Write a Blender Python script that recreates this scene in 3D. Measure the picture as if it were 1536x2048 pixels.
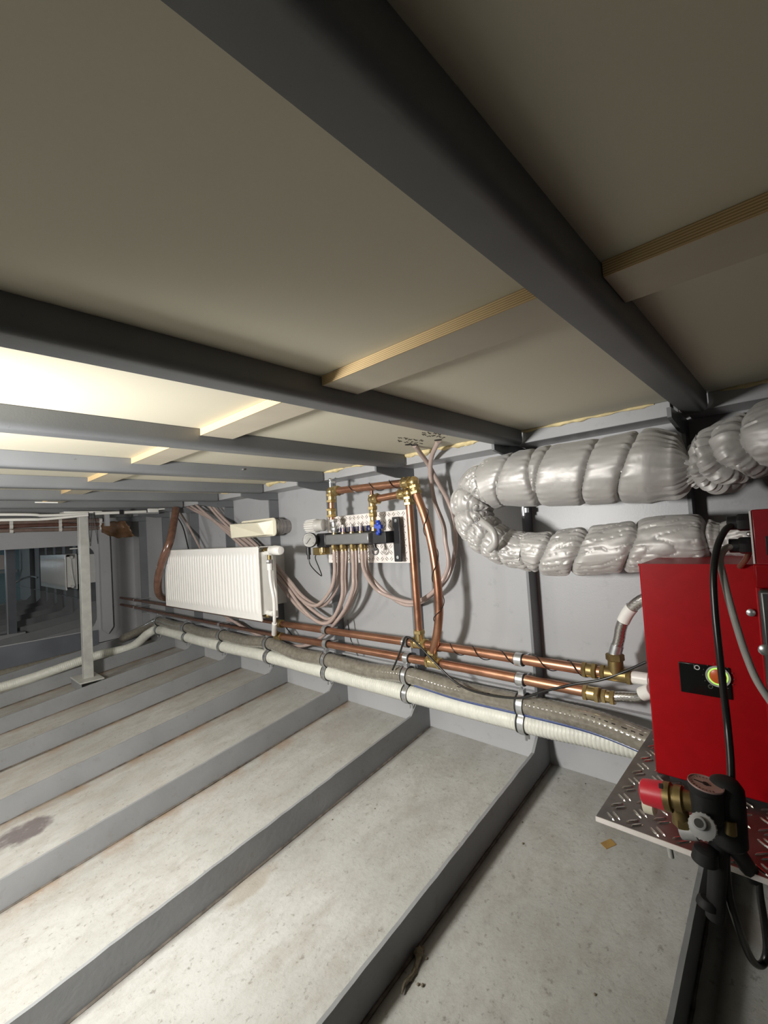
import bpy, math, random
from mathutils import Vector, Matrix, noise
random.seed(7)
PI = math.pi
for o in list(bpy.data.objects): bpy.data.objects.remove(o)
SC = bpy.context.scene
COL = SC.collection

# ------------------------------------------------------------------ camera
ZO = 1.0                     # height of the lens above the world zero
FPX = 900.0
RM = Matrix(((0.6775976555488057, -0.011818034791316124, 0.7353378483720481),
             (-0.7328478386850013, 0.07290896446404628, 0.6764749280169242),
             (-0.061607325290782985, -0.9972685781445495, 0.040742122135008774)))
cam_d = bpy.data.cameras.new('camera'); cam = bpy.data.objects.new('camera', cam_d); COL.objects.link(cam)
cam_d.sensor_fit = 'VERTICAL'; cam_d.sensor_height = 36.0; cam_d.sensor_width = 27.0
cam_d.lens = FPX / 2048.0 * 36.0
cam_d.clip_start = 0.01; cam_d.clip_end = 100
m3 = Matrix.Identity(3)
for i in range(3):
    m3[i][0] = RM[i][0]; m3[i][1] = -RM[i][1]; m3[i][2] = -RM[i][2]
mw = m3.to_4x4(); mw.translation = Vector((0, 0, ZO)); cam.matrix_world = mw
SC.camera = cam

# ------------------------------------------------------------------ light and exposure
SC.view_settings.view_transform = 'Standard'; SC.view_settings.look = 'None'
SC.view_settings.gamma = 1.0; SC.view_settings.use_curve_mapping = False
SC.view_settings.exposure = 0.0
w = bpy.data.worlds.new('world'); SC.world = w; w.use_nodes = True
w.node_tree.nodes['Background'].inputs[0].default_value = (0.6, 0.65, 0.7, 1)
w.node_tree.nodes['Background'].inputs[1].default_value = 0.15

def lamp(name, loc, power, color, r):
    l = bpy.data.lights.new(name, 'POINT'); l.energy = power; l.color = color; l.shadow_soft_size = r
    o = bpy.data.objects.new(name, l); COL.objects.link(o); o.location = (loc[0], loc[1], loc[2] + ZO); return o
l = bpy.data.lights.new('work_floodlight', 'SPOT'); l.energy = 136; l.color = (1.0, 0.98, 0.94); l.shadow_soft_size = 0.09
l.spot_size = math.radians(176); l.spot_blend = 0.6
o = bpy.data.objects.new('work_floodlight', l); COL.objects.link(o); o.location = (-0.46, 1.04, 0.015 + ZO)
o.rotation_euler = Vector((0.70, 0.68, -0.08)).to_track_quat('-Z', 'Y').to_euler()
lamp('far_fill_light', (-0.9, 2.9, 0.12), 24, (1.0, 0.98, 0.95), 0.08)  # first one: unseen fill light added to brighten the far bays
lamp('next_hold_lamp', (-0.6, 9.6, -0.1), 13, (0.8, 0.92, 1.0), 0.08)

# ------------------------------------------------------------------ pixel of the photo -> point on a measured plane
def ray(px, py):
    return RM @ Vector(((px - 768.0) / FPX, (py - 1024.0) / FPX, 1.0))
def W(px, py, x=None, y=None, z=None):
    d = ray(px, py)
    t = x / d.x if x is not None else (y / d.y if y is not None else z / d.z)
    return d * t
V = Vector

# ------------------------------------------------------------------ materials
def nt(name):
    m = bpy.data.materials.new(name); m.use_nodes = True
    return m, m.node_tree, m.node_tree.nodes['Principled BSDF']
def pos(t):
    g = t.nodes.new('ShaderNodeNewGeometry'); return g.outputs['Position']
def noise_n(t, scale, detail=4, rough=0.5, vec=None, dist=0.0):
    n = t.nodes.new('ShaderNodeTexNoise'); n.inputs['Scale'].default_value = scale
    n.inputs['Detail'].default_value = detail; n.inputs['Roughness'].default_value = rough
    n.inputs['Distortion'].default_value = dist
    t.links.new(vec if vec else pos(t), n.inputs['Vector']); return n.outputs['Fac']
def ramp(t, fac, stops):
    r = t.nodes.new('ShaderNodeValToRGB'); cr = r.color_ramp
    while len(cr.elements) < len(stops): cr.elements.new(0.5)
    for e, (p, c) in zip(cr.elements, stops):
        e.position = p; e.color = (*c, 1) if len(c) == 3 else c
    t.links.new(fac, r.inputs[0]); return r.outputs[0]
def mix(t, fac, a, b):
    m = t.nodes.new('ShaderNodeMix'); m.data_type = 'RGBA'
    for s, v in ((m.inputs[0], fac), (m.inputs[6], a), (m.inputs[7], b)):
        if hasattr(v, 'links') or hasattr(v, 'is_linked'): t.links.new(v, s)
        elif isinstance(v, (int, float)): s.default_value = v
        else: s.default_value = (*v, 1)
    return m.outputs[2]
def bump(t, b, h, s, d=0.002):
    n = t.nodes.new('ShaderNodeBump'); n.inputs['Strength'].default_value = s; n.inputs['Distance'].default_value = d
    t.links.new(h, n.inputs['Height']); t.links.new(n.outputs[0], b.inputs['Normal'])
def stretch(t, sc):
    m = t.nodes.new('ShaderNodeMapping'); m.inputs['Scale'].default_value = sc
    t.links.new(pos(t), m.inputs[0]); return m.outputs[0]
def mth(t, op, a, b=None):
    n = t.nodes.new('ShaderNodeMath'); n.operation = op
    for s, v in ((n.inputs[0], a), (n.inputs[1], b)):
        if v is None: continue
        if isinstance(v, (int, float)): s.default_value = v
        else: t.links.new(v, s)
    return n.outputs[0]
def plain(name, c, rough=0.5, metal=0.0, var=0.06, scale=30, b=0.0, coat=0.0, spec=0.5, bs=200):
    m, t, p = nt(name)
    p.inputs['Roughness'].default_value = rough; p.inputs['Metallic'].default_value = metal
    p.inputs['Specular IOR Level'].default_value = spec
    if coat: p.inputs['Coat Weight'].default_value = coat; p.inputs['Coat Roughness'].default_value = 0.15
    f = noise_n(t, scale, 3)
    lo = tuple(max(0, x * (1 - var)) for x in c); hi = tuple(min(1, x * (1 + var)) for x in c)
    t.links.new(ramp(t, f, [(0.3, lo), (0.7, hi)]), p.inputs['Base Color'])
    if b: bump(t, p, noise_n(t, bs, 2), b, 0.001)
    return m
M = {}
# grey hull paint: soft mottling, scuffs, roller grain
m, t, p = nt('hull_paint'); M['paint'] = m
base = ramp(t, noise_n(t, 2.2, 5), [(0.3, (0.355, 0.358, 0.37)), (0.7, (0.41, 0.412, 0.422))])
scuff = ramp(t, noise_n(t, 26, 8, 0.65), [(0.60, (0, 0, 0)), (0.72, (0.35, 0.35, 0.35))])
t.links.new(mix(t, scuff, base, (0.25, 0.25, 0.25)), p.inputs['Base Color'])
p.inputs['Roughness'].default_value = 0.38
bump(t, p, noise_n(t, 220, 2), 0.15, 0.001)
# darker sheen paint of deck beams and ribs
m, t, p = nt('beam_paint'); M['beam'] = m
base = ramp(t, noise_n(t, 5, 5), [(0.3, (0.13, 0.137, 0.145)), (0.7, (0.165, 0.172, 0.18))])
sp = ramp(t, noise_n(t, 45, 6, 0.7), [(0.66, (0, 0, 0)), (0.72, (0.8, 0.8, 0.8))])
t.links.new(mix(t, sp, base, (0.08, 0.08, 0.085)), p.inputs['Base Color'])
p.inputs['Roughness'].default_value = 0.42
bump(t, p, noise_n(t, 260, 2), 0.12, 0.001)
# floor plating paint: whitish, dirt, rust beside ribs, dark scorch patches
m, t, p = nt('floor_paint'); M['floor'] = m
sep = t.nodes.new('ShaderNodeSeparateXYZ'); t.links.new(pos(t), sep.inputs[0])
base = ramp(t, noise_n(t, 3.0, 6, 0.55), [(0.25, (0.33, 0.33, 0.31)), (0.5, (0.41, 0.41, 0.39)), (0.75, (0.48, 0.48, 0.465))])
drag = ramp(t, noise_n(t, 9, 9, 0.7, stretch(t, (1.0, 1.9, 1.0)), 0.2), [(0.46, (0, 0, 0)), (0.70, (0.62, 0.62, 0.62))])
c1 = mix(t, drag, base, (0.28, 0.26, 0.225))
spk = ramp(t, noise_n(t, 70, 8, 0.68), [(0.58, (0, 0, 0)), (0.70, (0.75, 0.75, 0.75))])
c2 = mix(t, spk, c1, (0.16, 0.145, 0.12))
# distance behind the rib (dirt collects along the seams)
fr = mth(t, 'FRACT', mth(t, 'DIVIDE', mth(t, 'SUBTRACT', sep.outputs['Y'], 0.178), 0.498))
fd = mth(t, 'MINIMUM', mth(t, 'ABSOLUTE', mth(t, 'SUBTRACT', fr, 0.985)), mth(t, 'ADD', fr, 0.015))   # 0 at a rib
edge = ramp(t, fd, [(0.0, (1, 1, 1)), (0.16, (0, 0, 0))])
nz = noise_n(t, 11, 8, 0.65)
thr = ramp(t, nz, [(0.40, (0, 0, 0)), (0.62, (1, 1, 1))])
far = mth(t, 'GREATER_THAN', sep.outputs['Y'], 1.25)
rustm = mth(t, 'MULTIPLY', mth(t, 'MULTIPLY', mth(t, 'MULTIPLY', edge, thr), far), 0.9)
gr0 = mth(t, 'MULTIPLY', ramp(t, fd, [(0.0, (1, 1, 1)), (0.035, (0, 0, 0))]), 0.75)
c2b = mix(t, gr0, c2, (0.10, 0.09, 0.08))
c3 = mix(t, rustm, c2b, (0.27, 0.17, 0.095))
# general grime farther aft
gr = t.nodes.new('ShaderNodeMapRange'); gr.inputs[1].default_value = 1.0; gr.inputs[2].default_value = 3.2
gr.inputs[3].default_value = 0.0; gr.inputs[4].default_value = 0.55
t.links.new(sep.outputs['Y'], gr.inputs[0])
gm = mth(t, 'MULTIPLY', gr.outputs[0], ramp(t, noise_n(t, 7, 6, 0.6, stretch(t, (1, 2.5, 1))), [(0.38, (0, 0, 0)), (0.62, (1, 1, 1))]))
c4 = mix(t, gm, c3, (0.30, 0.25, 0.20))
# scorch patch: a stain with its own outline
def blot(cx_, cy_, rx, ry, c_in, col, amt):
    dx = mth(t, 'DIVIDE', mth(t, 'SUBTRACT', sep.outputs['X'], cx_), rx)
    dy = mth(t, 'DIVIDE', mth(t, 'SUBTRACT', sep.outputs['Y'], cy_), ry)
    r2 = mth(t, 'ADD', mth(t, 'MULTIPLY', dx, dx), mth(t, 'MULTIPLY', dy, dy))
    n = mth(t, 'MULTIPLY', mth(t, 'SUBTRACT', noise_n(t, 16, 5, 0.6), 0.5), 2.4)
    s = mth(t, 'ADD', r2, n)
    f = ramp(t, s, [(0.35, (amt,) * 3), (1.0, (0, 0, 0))])
    return mix(t, f, c_in, col)
s1 = W(45, 1665, z=-0.955); c5 = blot(s1.x, s1.y, 0.085, 0.075, c4, (0.11, 0.085, 0.09), 0.85)
s2 = W(500, 1790, z=-0.94); c6 = blot(s2.x, s2.y, 0.09, 0.04, c5, (0.30, 0.26, 0.21), 0.6)
s3 = W(690, 1450, z=-0.83); c7 = blot(s3.x, s3.y, 0.16, 0.10, c6, (0.31, 0.29, 0.27), 0.55)
s4 = W(940, 1510, z=-0.85); c8 = blot(s4.x, s4.y, 0.20, 0.07, c7, (0.33, 0.32, 0.30), 0.5)
s5 = W(1500, 1930, z=-0.93); c9 = blot(s5.x, s5.y, 0.05, 0.05, c8, (0.25, 0.2, 0.17), 0.5)
t.links.new(c9, p.inputs['Base Color'])
p.inputs['Roughness'].default_value = 0.55
bump(t, p, noise_n(t, 30, 8, 0.65), 0.6, 0.005)
# rib paint low down: same grey, scuffed and rusty foot
m, t, p = nt('rib_paint'); M['rib'] = m
base = ramp(t, noise_n(t, 6, 5), [(0.3, (0.215, 0.222, 0.23)), (0.7, (0.265, 0.272, 0.28))])
sp = ramp(t, noise_n(t, 30, 7, 0.65), [(0.58, (0, 0, 0)), (0.70, (0.5, 0.5, 0.5))])
c1 = mix(t, sp, base, (0.19, 0.165, 0.145))
rs = ramp(t, noise_n(t, 5.5, 6, 0.7, None, 0.4), [(0.66, (0, 0, 0)), (0.74, (0.9, 0.9, 0.9))])
sep2 = t.nodes.new('ShaderNodeSeparateXYZ'); t.links.new(pos(t), sep2.inputs[0])
lowf = mth(t, 'MULTIPLY', rs, mth(t, 'MULTIPLY', mth(t, 'LESS_THAN', sep2.outputs['Z'], 0.2), mth(t, 'GREATER_THAN', sep2.outputs['Y'], 1.4)))
t.links.new(mix(t, lowf, c1, (0.36, 0.16, 0.06)), p.inputs['Base Color'])
p.inputs['Roughness'].default_value = 0.45
bump(t, p, noise_n(t, 90, 5), 0.3, 0.002)
# deck panels
m, t, p = nt('deck_panel'); M['deck'] = m
f = noise_n(t, 1.6, 3); g = noise_n(t, 300, 2)
c = ramp(t, f, [(0.3, (0.60, 0.57, 0.455)), (0.7, (0.65, 0.615, 0.50))])
t.links.new(mix(t, mth(t, 'MULTIPLY', g, 0.12), c, (0.42, 0.37, 0.28)), p.inputs['Base Color'])
p.inputs['Roughness'].default_value = 0.6
M['panelwood'] = plain('batten_face', (0.50, 0.455, 0.36), 0.6, var=0.05, scale=12)
m, t, p = nt('plywood_edge'); M['ply'] = m
wv = t.nodes.new('ShaderNodeTexWave'); wv.bands_direction = 'Z'; wv.inputs['Scale'].default_value = 105
wv.inputs['Distortion'].default_value = 1.2; wv.inputs['Detail'].default_value = 2
t.links.new(stretch(t, (0.3, 0.12, 1.0)), wv.inputs[0])
t.links.new(ramp(t, wv.outputs['Fac'], [(0.25, (0.50, 0.33, 0.15)), (0.6, (0.78, 0.60, 0.33))]), p.inputs['Base Color'])
p.inputs['Roughness'].default_value = 0.6
M['foam'] = plain('foam', (0.66, 0.55, 0.30), 0.75, var=0.22, scale=30, b=0.5, bs=90)
m, t, p = nt('copper'); M['copper'] = m
t.links.new(ramp(t, noise_n(t, 14, 5, 0.6, stretch(t, (1, 0.4, 1))), [(0.3, (0.36, 0.17, 0.105)), (0.55, (0.50, 0.26, 0.165)), (0.75, (0.44, 0.23, 0.125))]), p.inputs['Base Color'])
p.inputs['Metallic'].default_value = 0.9
t.links.new(ramp(t, noise_n(t, 22, 4), [(0.3, (0.28,) * 3), (0.7, (0.42,) * 3)]), p.inputs['Roughness'])
M['copper_old'] = plain('copper_tarnished', (0.26, 0.14, 0.10), 0.42, 0.8, 0.2, 20)
M['brass'] = plain('brass', (0.55, 0.42, 0.20), 0.30, 0.9, 0.15, 40)
M['brass_dark'] = plain('brass_dull', (0.27, 0.20, 0.085), 0.42, 0.8, 0.2, 40)
M['zinc'] = plain('zinc', (0.62, 0.63, 0.64), 0.32, 0.9, 0.1, 60)
M['alu'] = plain('aluminium_tread', (0.86, 0.81, 0.77), 0.5, 0.1, 0.06, 40)
M['alu_dark'] = plain('tread_floor_plate', (0.21, 0.195, 0.185), 0.34, 0.8, 0.15, 25)
M['braid'] = plain('steel_braid', (0.60, 0.585, 0.56), 0.26, 0.95, 0.15, 320)
M['black'] = plain('black_plastic', (0.016, 0.016, 0.018), 0.4, var=0.1)
M['blackmat'] = plain('black_rubber', (0.012, 0.012, 0.013), 0.65, var=0.1)
M['blackgloss'] = plain('black_gloss', (0.006, 0.007, 0.007), 0.16, var=0.1)
M['cable'] = plain('cable_black', (0.012, 0.012, 0.012), 0.28, var=0.1)
M['cable_grey'] = plain('cable_grey', (0.42, 0.42, 0.39), 0.45)
M['white'] = plain('white_enamel', (0.84, 0.82, 0.79), 0.28, var=0.02, coat=0.3)
M['whitepl'] = plain('white_plastic', (0.78, 0.77, 0.73), 0.35, var=0.03)
M['cream'] = plain('cream_plastic', (0.83, 0.78, 0.62), 0.35, var=0.02)
M['hose_pex'] = plain('pex_hose', (0.43, 0.335, 0.30), 0.28, var=0.08)
M['hose_brown'] = plain('brown_hose', (0.15, 0.075, 0.05), 0.18, var=0.2, coat=0.5)
M['tarp'] = plain('brown_sheet', (0.17, 0.095, 0.05), 0.3, var=0.35, scale=14, b=0.3, bs=40)
M['hose_white'] = plain('white_hose', (0.66, 0.66, 0.59), 0.42, var=0.07, scale=40)
m, t, p = nt('clear_grey_hose'); M['hose_grey'] = m
t.links.new(ramp(t, noise_n(t, 60, 4), [(0.3, (0.17, 0.155, 0.125)), (0.7, (0.25, 0.23, 0.19))]), p.inputs['Base Color'])
p.inputs['Roughness'].default_value = 0.12; p.inputs['Coat Weight'].default_value = 0.6
M['stripe'] = plain('faded_blue_stripe', (0.05, 0.075, 0.20), 0.3)
M['blue'] = plain('blue_plastic', (0.02, 0.06, 0.42), 0.3)
M['bluecap'] = plain('dark_blue_cap', (0.015, 0.018, 0.09), 0.35)
M['redtube'] = plain('red_indicator', (0.5, 0.04, 0.02), 0.3)
m, t, p = nt('clear_tube'); M['clear'] = m
p.inputs['Base Color'].default_value = (0.9, 0.85, 0.82, 1); p.inputs['Roughness'].default_value = 0.08
p.inputs['Transmission Weight'].default_value = 0.8
m, t, p = nt('red_enamel'); M['red'] = m
t.links.new(ramp(t, noise_n(t, 40, 4), [(0.3, (0.33, 0.001, 0.004)), (0.7, (0.37, 0.0012, 0.005))]), p.inputs['Base Color'])
p.inputs['Roughness'].default_value = 0.42; p.inputs['Specular IOR Level'].default_value = 0.2
bump(t, p, noise_n(t, 420, 2), 0.08, 0.0008)
M['redcap'] = plain('red_plastic_cap', (0.68, 0.022, 0.045), 0.4, var=0.08)
M['greycap'] = plain('grey_plastic_wheel', (0.36, 0.36, 0.36), 0.45)
M['dial'] = plain('dial_face', (0.75, 0.74, 0.72), 0.3, var=0.02)
M['dialpink'] = plain('dial_face_dusty', (0.55, 0.36, 0.33), 0.35, var=0.06)
m, t, p = nt('thin_glass'); M['glass'] = m
p.inputs['Base Color'].default_value = (0.97, 0.97, 0.97, 1); p.inputs['Roughness'].default_value = 0.03
p.inputs['Transmission Weight'].default_value = 1.0; p.inputs['IOR'].default_value = 1.15
m, t, p = nt('silver_quilt'); M['quilt'] = m
t.links.new(ramp(t, noise_n(t, 14, 5), [(0.3, (0.44, 0.425, 0.41)), (0.7, (0.50, 0.485, 0.465))]), p.inputs['Base Color'])
p.inputs['Roughness'].default_value = 0.46; p.inputs['Metallic'].default_value = 0.25
p.inputs['Sheen Weight'].default_value = 0.2
bump(t, p, noise_n(t, 22, 3, 0.5, None, 0.6), 0.22, 0.006)
M['gunmetal'] = plain('brushed_cover', (0.13, 0.13, 0.13), 0.35, 0.8)
m, t, p = nt('switch_green'); M['green'] = m
p.inputs['Base Color'].default_value = (0.55, 0.95, 0.2, 1); p.inputs['Emission Color'].default_value = (0.55, 1.0, 0.15, 1)
p.inputs['Emission Strength'].default_value = 0.5
M['orange'] = plain('orange_rocker', (0.62, 0.11, 0.02), 0.3)
M['print'] = plain('grey_print', (0.55, 0.55, 0.53), 0.5)
M['printdim'] = plain('dim_print', (0.10, 0.10, 0.09), 0.5)
M['ink'] = plain('marker_ink', (0.02, 0.018, 0.015), 0.6)
M['tapebrown'] = plain('brown_tape', (0.33, 0.20, 0.06), 0.5, var=0.2)
M['leaf'] = plain('dry_scrap', (0.16, 0.135, 0.09), 0.7, var=0.3, scale=60)
M['bluewall'] = plain('blue_bulkhead', (0.20, 0.30, 0.34), 0.5, var=0.06)
M['paper'] = plain('paper_notice', (0.80, 0.66, 0.62), 0.6, var=0.06, scale=80)
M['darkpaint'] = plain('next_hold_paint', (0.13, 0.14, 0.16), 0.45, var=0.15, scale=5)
M['weld'] = plain('dark_weld', (.10, .085, .07), .7, var=.5, scale=40)  # dark rusty bead colour, also giving the dark contact line at rib feet
M['washer'] = plain('printed_label', (0.75, 0.74, 0.70), 0.5)

# ------------------------------------------------------------------ mesh builder
class B:
    def __init__(s): s.v = []; s.f = []
    def add(s, vs, fs):
        n = len(s.v); s.v += [V(q) for q in vs]; s.f += [tuple(i + n for i in f) for f in fs]; return s
    def box(s, x0, x1, y0, y1, z0, z1):
        x0, x1 = min(x0, x1), max(x0, x1); y0, y1 = min(y0, y1), max(y0, y1); z0, z1 = min(z0, z1), max(z0, z1)
        return s.add([(x0, y0, z0), (x1, y0, z0), (x1, y1, z0), (x0, y1, z0), (x0, y0, z1), (x1, y0, z1), (x1, y1, z1), (x0, y1, z1)],
                     [(0, 3, 2, 1), (4, 5, 6, 7), (0, 1, 5, 4), (1, 2, 6, 5), (2, 3, 7, 6), (3, 0, 4, 7)])
    def obox(s, c, a, b, cc, ha, hb, hc):      # oriented box
        c = V(c); a = V(a).normalized(); b = V(b).normalized(); cc = V(cc).normalized()
        vs = [c + a * (i * ha) + b * (j * hb) + cc * (k * hc) for k in (-1, 1) for j in (-1, 1) for i in (-1, 1)]
        return s.add(vs, [(0, 2, 3, 1), (4, 5, 7, 6), (0, 1, 5, 4), (2, 6, 7, 3), (0, 4, 6, 2), (1, 3, 7, 5)])
    def prism(s, poly, ext):                   # planar 3D polygon + extrusion vector
        n = len(poly); ext = V(ext)
        vs = [V(q) for q in poly] + [V(q) + ext for q in poly]
        nn = V((0, 0, 0))
        for i in range(n): nn += vs[i].cross(vs[(i + 1) % n])
        flip = nn.dot(ext) > 0
        f0 = tuple(range(n))[::-1] if flip else tuple(range(n)); f1 = tuple(range(n, 2 * n)) if flip else tuple(range(n, 2 * n))[::-1]
        side = [((i, (i + 1) % n, n + (i + 1) % n, n + i) if flip else (i, n + i, n + (i + 1) % n, (i + 1) % n)) for i in range(n)]
        return s.add(vs, [f0, f1] + side)
    def tube(s, pts, r, seg=12, caps=True, rf=None):
        pts = [V(q) for q in pts]; n = len(pts)
        T = []
        for i in range(n):
            a = pts[max(0, i - 1)]; b = pts[min(n - 1, i + 1)]; d = (b - a)
            T.append(d.normalized() if d.length > 1e-9 else V((0, 0, 1)))
        u = T[0].orthogonal().normalized(); vs = []
        for i in range(n):
            u = (u - T[i] * u.dot(T[i])).normalized(); w2 = T[i].cross(u)
            for k in range(seg):
                a = 2 * PI * k / seg
                rr = rf(i, k, a) if rf else (r[i] if isinstance(r, (list, tuple)) else r)
                vs.append(pts[i] + (u * math.cos(a) + w2 * math.sin(a)) * rr)
        fs = [(i * seg + k, i * seg + (k + 1) % seg, (i + 1) * seg + (k + 1) % seg, (i + 1) * seg + k) for i in range(n - 1) for k in range(seg)]
        if caps: fs += [tuple(range(seg))[::-1], tuple((n - 1) * seg + k for k in range(seg))]
        return s.add(vs, fs)
    def lathe(s, p0, axis, prof, seg=24):      # prof: (distance along axis, radius)
        a = V(axis).normalized(); u = a.orthogonal().normalized(); w2 = a.cross(u); vs = []; p0 = V(p0)
        for d, r in prof:
            for k in range(seg):
                an = 2 * PI * k / seg; vs.append(p0 + a * d + (u * math.cos(an) + w2 * math.sin(an)) * max(r, 1e-5))
        n = len(prof)
        fs = [(i * seg + k, i * seg + (k + 1) % seg, (i + 1) * seg + (k + 1) % seg, (i + 1) * seg + k) for i in range(n - 1) for k in range(seg)]
        fs += [tuple(range(seg))[::-1], tuple((n - 1) * seg + k for k in range(seg))]
        return s.add(vs, fs)
    def cyl(s, p0, p1, r, seg=20, ch=0.0):
        p0 = V(p0); d = V(p1) - p0; L = d.length; c = ch or min(r, L) * 0.08
        return s.lathe(p0, d, [(0, r - c), (c, r), (L - c, r), (L, r - c)], seg)
    def hexn(s, p, axis, r, L):                # hexagonal nut centred on p
        a = V(axis).normalized(); return s.lathe(V(p) - a * L / 2, a, [(0, r * .88), (L * .15, r), (L * .85, r), (L, r * .88)], 6)
    def ring(s, c, axis, r, w_, th, seg=28):   # band clamp
        a = V(axis).normalized(); vs = []; u = a.orthogonal().normalized(); w2 = a.cross(u); c = V(c)
        prof = [(-w_ / 2, r), (-w_ / 2, r + th), (w_ / 2, r + th), (w_ / 2, r)]
        for d, rr in prof:
            for k in range(seg):
                an = 2 * PI * k / seg; vs.append(c + a * d + (u * math.cos(an) + w2 * math.sin(an)) * rr)
        return s.add(vs, [(i * seg + k, i * seg + (k + 1) % seg, ((i + 1) % 4) * seg + (k + 1) % seg, ((i + 1) % 4) * seg + k) for i in range(4) for k in range(seg)])
    def ball(s, c, r, sc=(1, 1, 1), seg=14):
        vs = []; n = seg // 2; c = V(c)
        for i in range(n + 1):
            th = PI * i / n
            for k in range(seg):
                a = 2 * PI * k / seg
                vs.append(c + V((math.sin(th) * math.cos(a) * r * sc[0], math.sin(th) * math.sin(a) * r * sc[1], math.cos(th) * r * sc[2])))
        return s.add(vs, [(i * seg + k, (i + 1) * seg + k, (i + 1) * seg + (k + 1) % seg, i * seg + (k + 1) % seg) for i in range(n) for k in range(seg)])

def spline(pts, n=10):
    pts = [V(q) for q in pts]; out = []
    P = [pts[0] * 2 - pts[1]] + pts + [pts[-1] * 2 - pts[-2]]
    for i in range(1, len(P) - 2):
        for k in range(n):
            t_ = k / n; a, b, c, d = P[i - 1], P[i], P[i + 1], P[i + 2]
            out.append(0.5 * ((2 * b) + (c - a) * t_ + (2 * a - 5 * b + 4 * c - d) * t_ ** 2 + (3 * b - a - 3 * c + d) * t_ ** 3))
    out.append(pts[-1]); return out
def resample(pts, step):
    out = [pts[0]]; acc = 0.0
    for a, b in zip(pts, pts[1:]):
        L = (b - a).length; d = step - acc
        while d <= L:
            out.append(a.lerp(b, d / L)); d += step
        acc = (acc + L) % step if L > 0 else acc
    if (out[-1] - pts[-1]).length > step * .3: out.append(pts[-1])
    return out

# ------------------------------------------------------------------ objects
def tag(o, label=None, cat=None, group=None, kind=None):
    if label: o['label'] = label
    if cat: o['category'] = cat
    if group: o['group'] = group
    if kind: o['kind'] = kind
    return o
def thing(name, loc, label, cat, group=None):
    o = bpy.data.objects.new(name, None); COL.objects.link(o); o.empty_display_size = 0.05
    o.location = (loc[0], loc[1], loc[2] + ZO); return tag(o, label, cat, group)
WL = {}
def mk(name, b, mat, parent=None, smooth=True, bevel=0.0, label=None):
    me = bpy.data.meshes.new(name)
    xs = [q.x for q in b.v]; ys = [q.y for q in b.v]; zs = [q.z for q in b.v]
    L = V(((min(xs) + max(xs)) / 2, (min(ys) + max(ys)) / 2, min(zs)))
    me.from_pydata([tuple(q - L) for q in b.v], [], b.f); me.update()
    me.materials.append(M[mat] if isinstance(mat, str) else mat)
    o = bpy.data.objects.new(name, me); COL.objects.link(o)
    wl = L + V((0, 0, ZO)); WL[o.name] = wl
    if parent is None: o.location = wl
    else:
        pw = WL.get(parent.name) if parent.type == 'MESH' else V(parent.location)
        o.parent = parent; o.location = wl - pw
    if smooth:
        me.shade_smooth(); me.set_sharp_from_angle(angle=math.radians(38))
    if bevel:
        md = o.modifiers.new('bevel', 'BEVEL'); md.width = bevel; md.segments = 2; md.limit_method = 'ANGLE'
    if label: o['label'] = label
    return o
def struct(name, b, mat, **k): return tag(mk(name, b, mat, **k), kind='structure')

# ================================================================== THE SETTING
HX = 1.475                                    # inside of the hull side
def fz(x):                                    # bottom plating (slight deadrise, mirrored at the keel)
    return -0.812 - 0.122 * (HX - x) if x > -0.7 else -0.812 - 0.122 * (HX + 0.7) + 0.122 * (-0.7 - x)
def rt(x):                                    # top edge of the floor ribs
    return -0.733 - 0.130 * (1.36 - x) if x > -0.7 else -0.733 - 0.130 * 2.06 + 0.13 * (-0.7 - x)
Y0, Y1 = -0.55, 10.2
b = B()
xs = [1.475 - i * 0.12 for i in range(38)]
ys = [Y0 + i * 0.1 for i in range(int((Y1 - Y0) / 0.1) + 1)]
vs = []
for y in ys:
    for x in xs: vs.append((x, y, fz(x) + 0.0035 * noise.noise(V((x * 2.1, y * 2.3, 0)))))
nx = len(xs)
b.add(vs, [(j * nx + i, j * nx + i + 1, (j + 1) * nx + i + 1, (j + 1) * nx + i) for j in range(len(ys) - 1) for i in range(nx - 1)])
b.box(xs[-1], 1.49, Y0, Y1, -1.16, -1.10)
struct('floor', b, 'floor')
XL = xs[-1]
b = B().box(HX, HX + 0.012, Y0, Y1, -0.84, 0.34); struct('wall_right', b, 'paint', smooth=False)
b = B().box(XL - 0.012, XL, Y0, Y1, -1.1, 0.34); struct('wall_left', b, 'paint', smooth=False)
b = B().box(XL, HX, Y0 - 0.012, Y0, -1.2, 0.34); struct('wall_back_blocker', b, 'darkpaint', smooth=False)  # unseen wall, set close behind the lens and dark to cut bounce light
b = B().box(XL, HX, Y1, Y1 + 0.012, -1.2, 0.34); struct('wall_front', b, 'bluewall', smooth=False)
# deck underside
ceil = struct('ceiling', B().box(XL, HX, Y0, Y1, 0.29, 0.31), 'deck', smooth=False)
# pen scribbles beside the two hose holes
b = B()
random.seed(3)
for (cx_, cy_) in ((820, 884), (868, 872)):
    for row in range(2):
        x_ = -24
        while x_ < 22:
            q = [W(cx_ + x_ + i * 2.4, cy_ + row * 6 - 5 + x_ * 0.12 + random.uniform(-2.2, 2.2), z=0.2893) for i in range(4)]
            b.tube(q, 0.0011, 5); x_ += random.uniform(8, 13)
mk('marker_writing', b, 'ink', ceil, label='black pen scribbles beside the hose holes')
b = B()
for px, py in ((829, 890), (876, 880), (817, 889)):
    c = W(px, py, z=0.2895); b.lathe(c - V((0, 0, .001)), (0, 0, 1), [(0, .013), (.0012, .013)], 16)
mk('hose_hole', b, 'ink', ceil)

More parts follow.
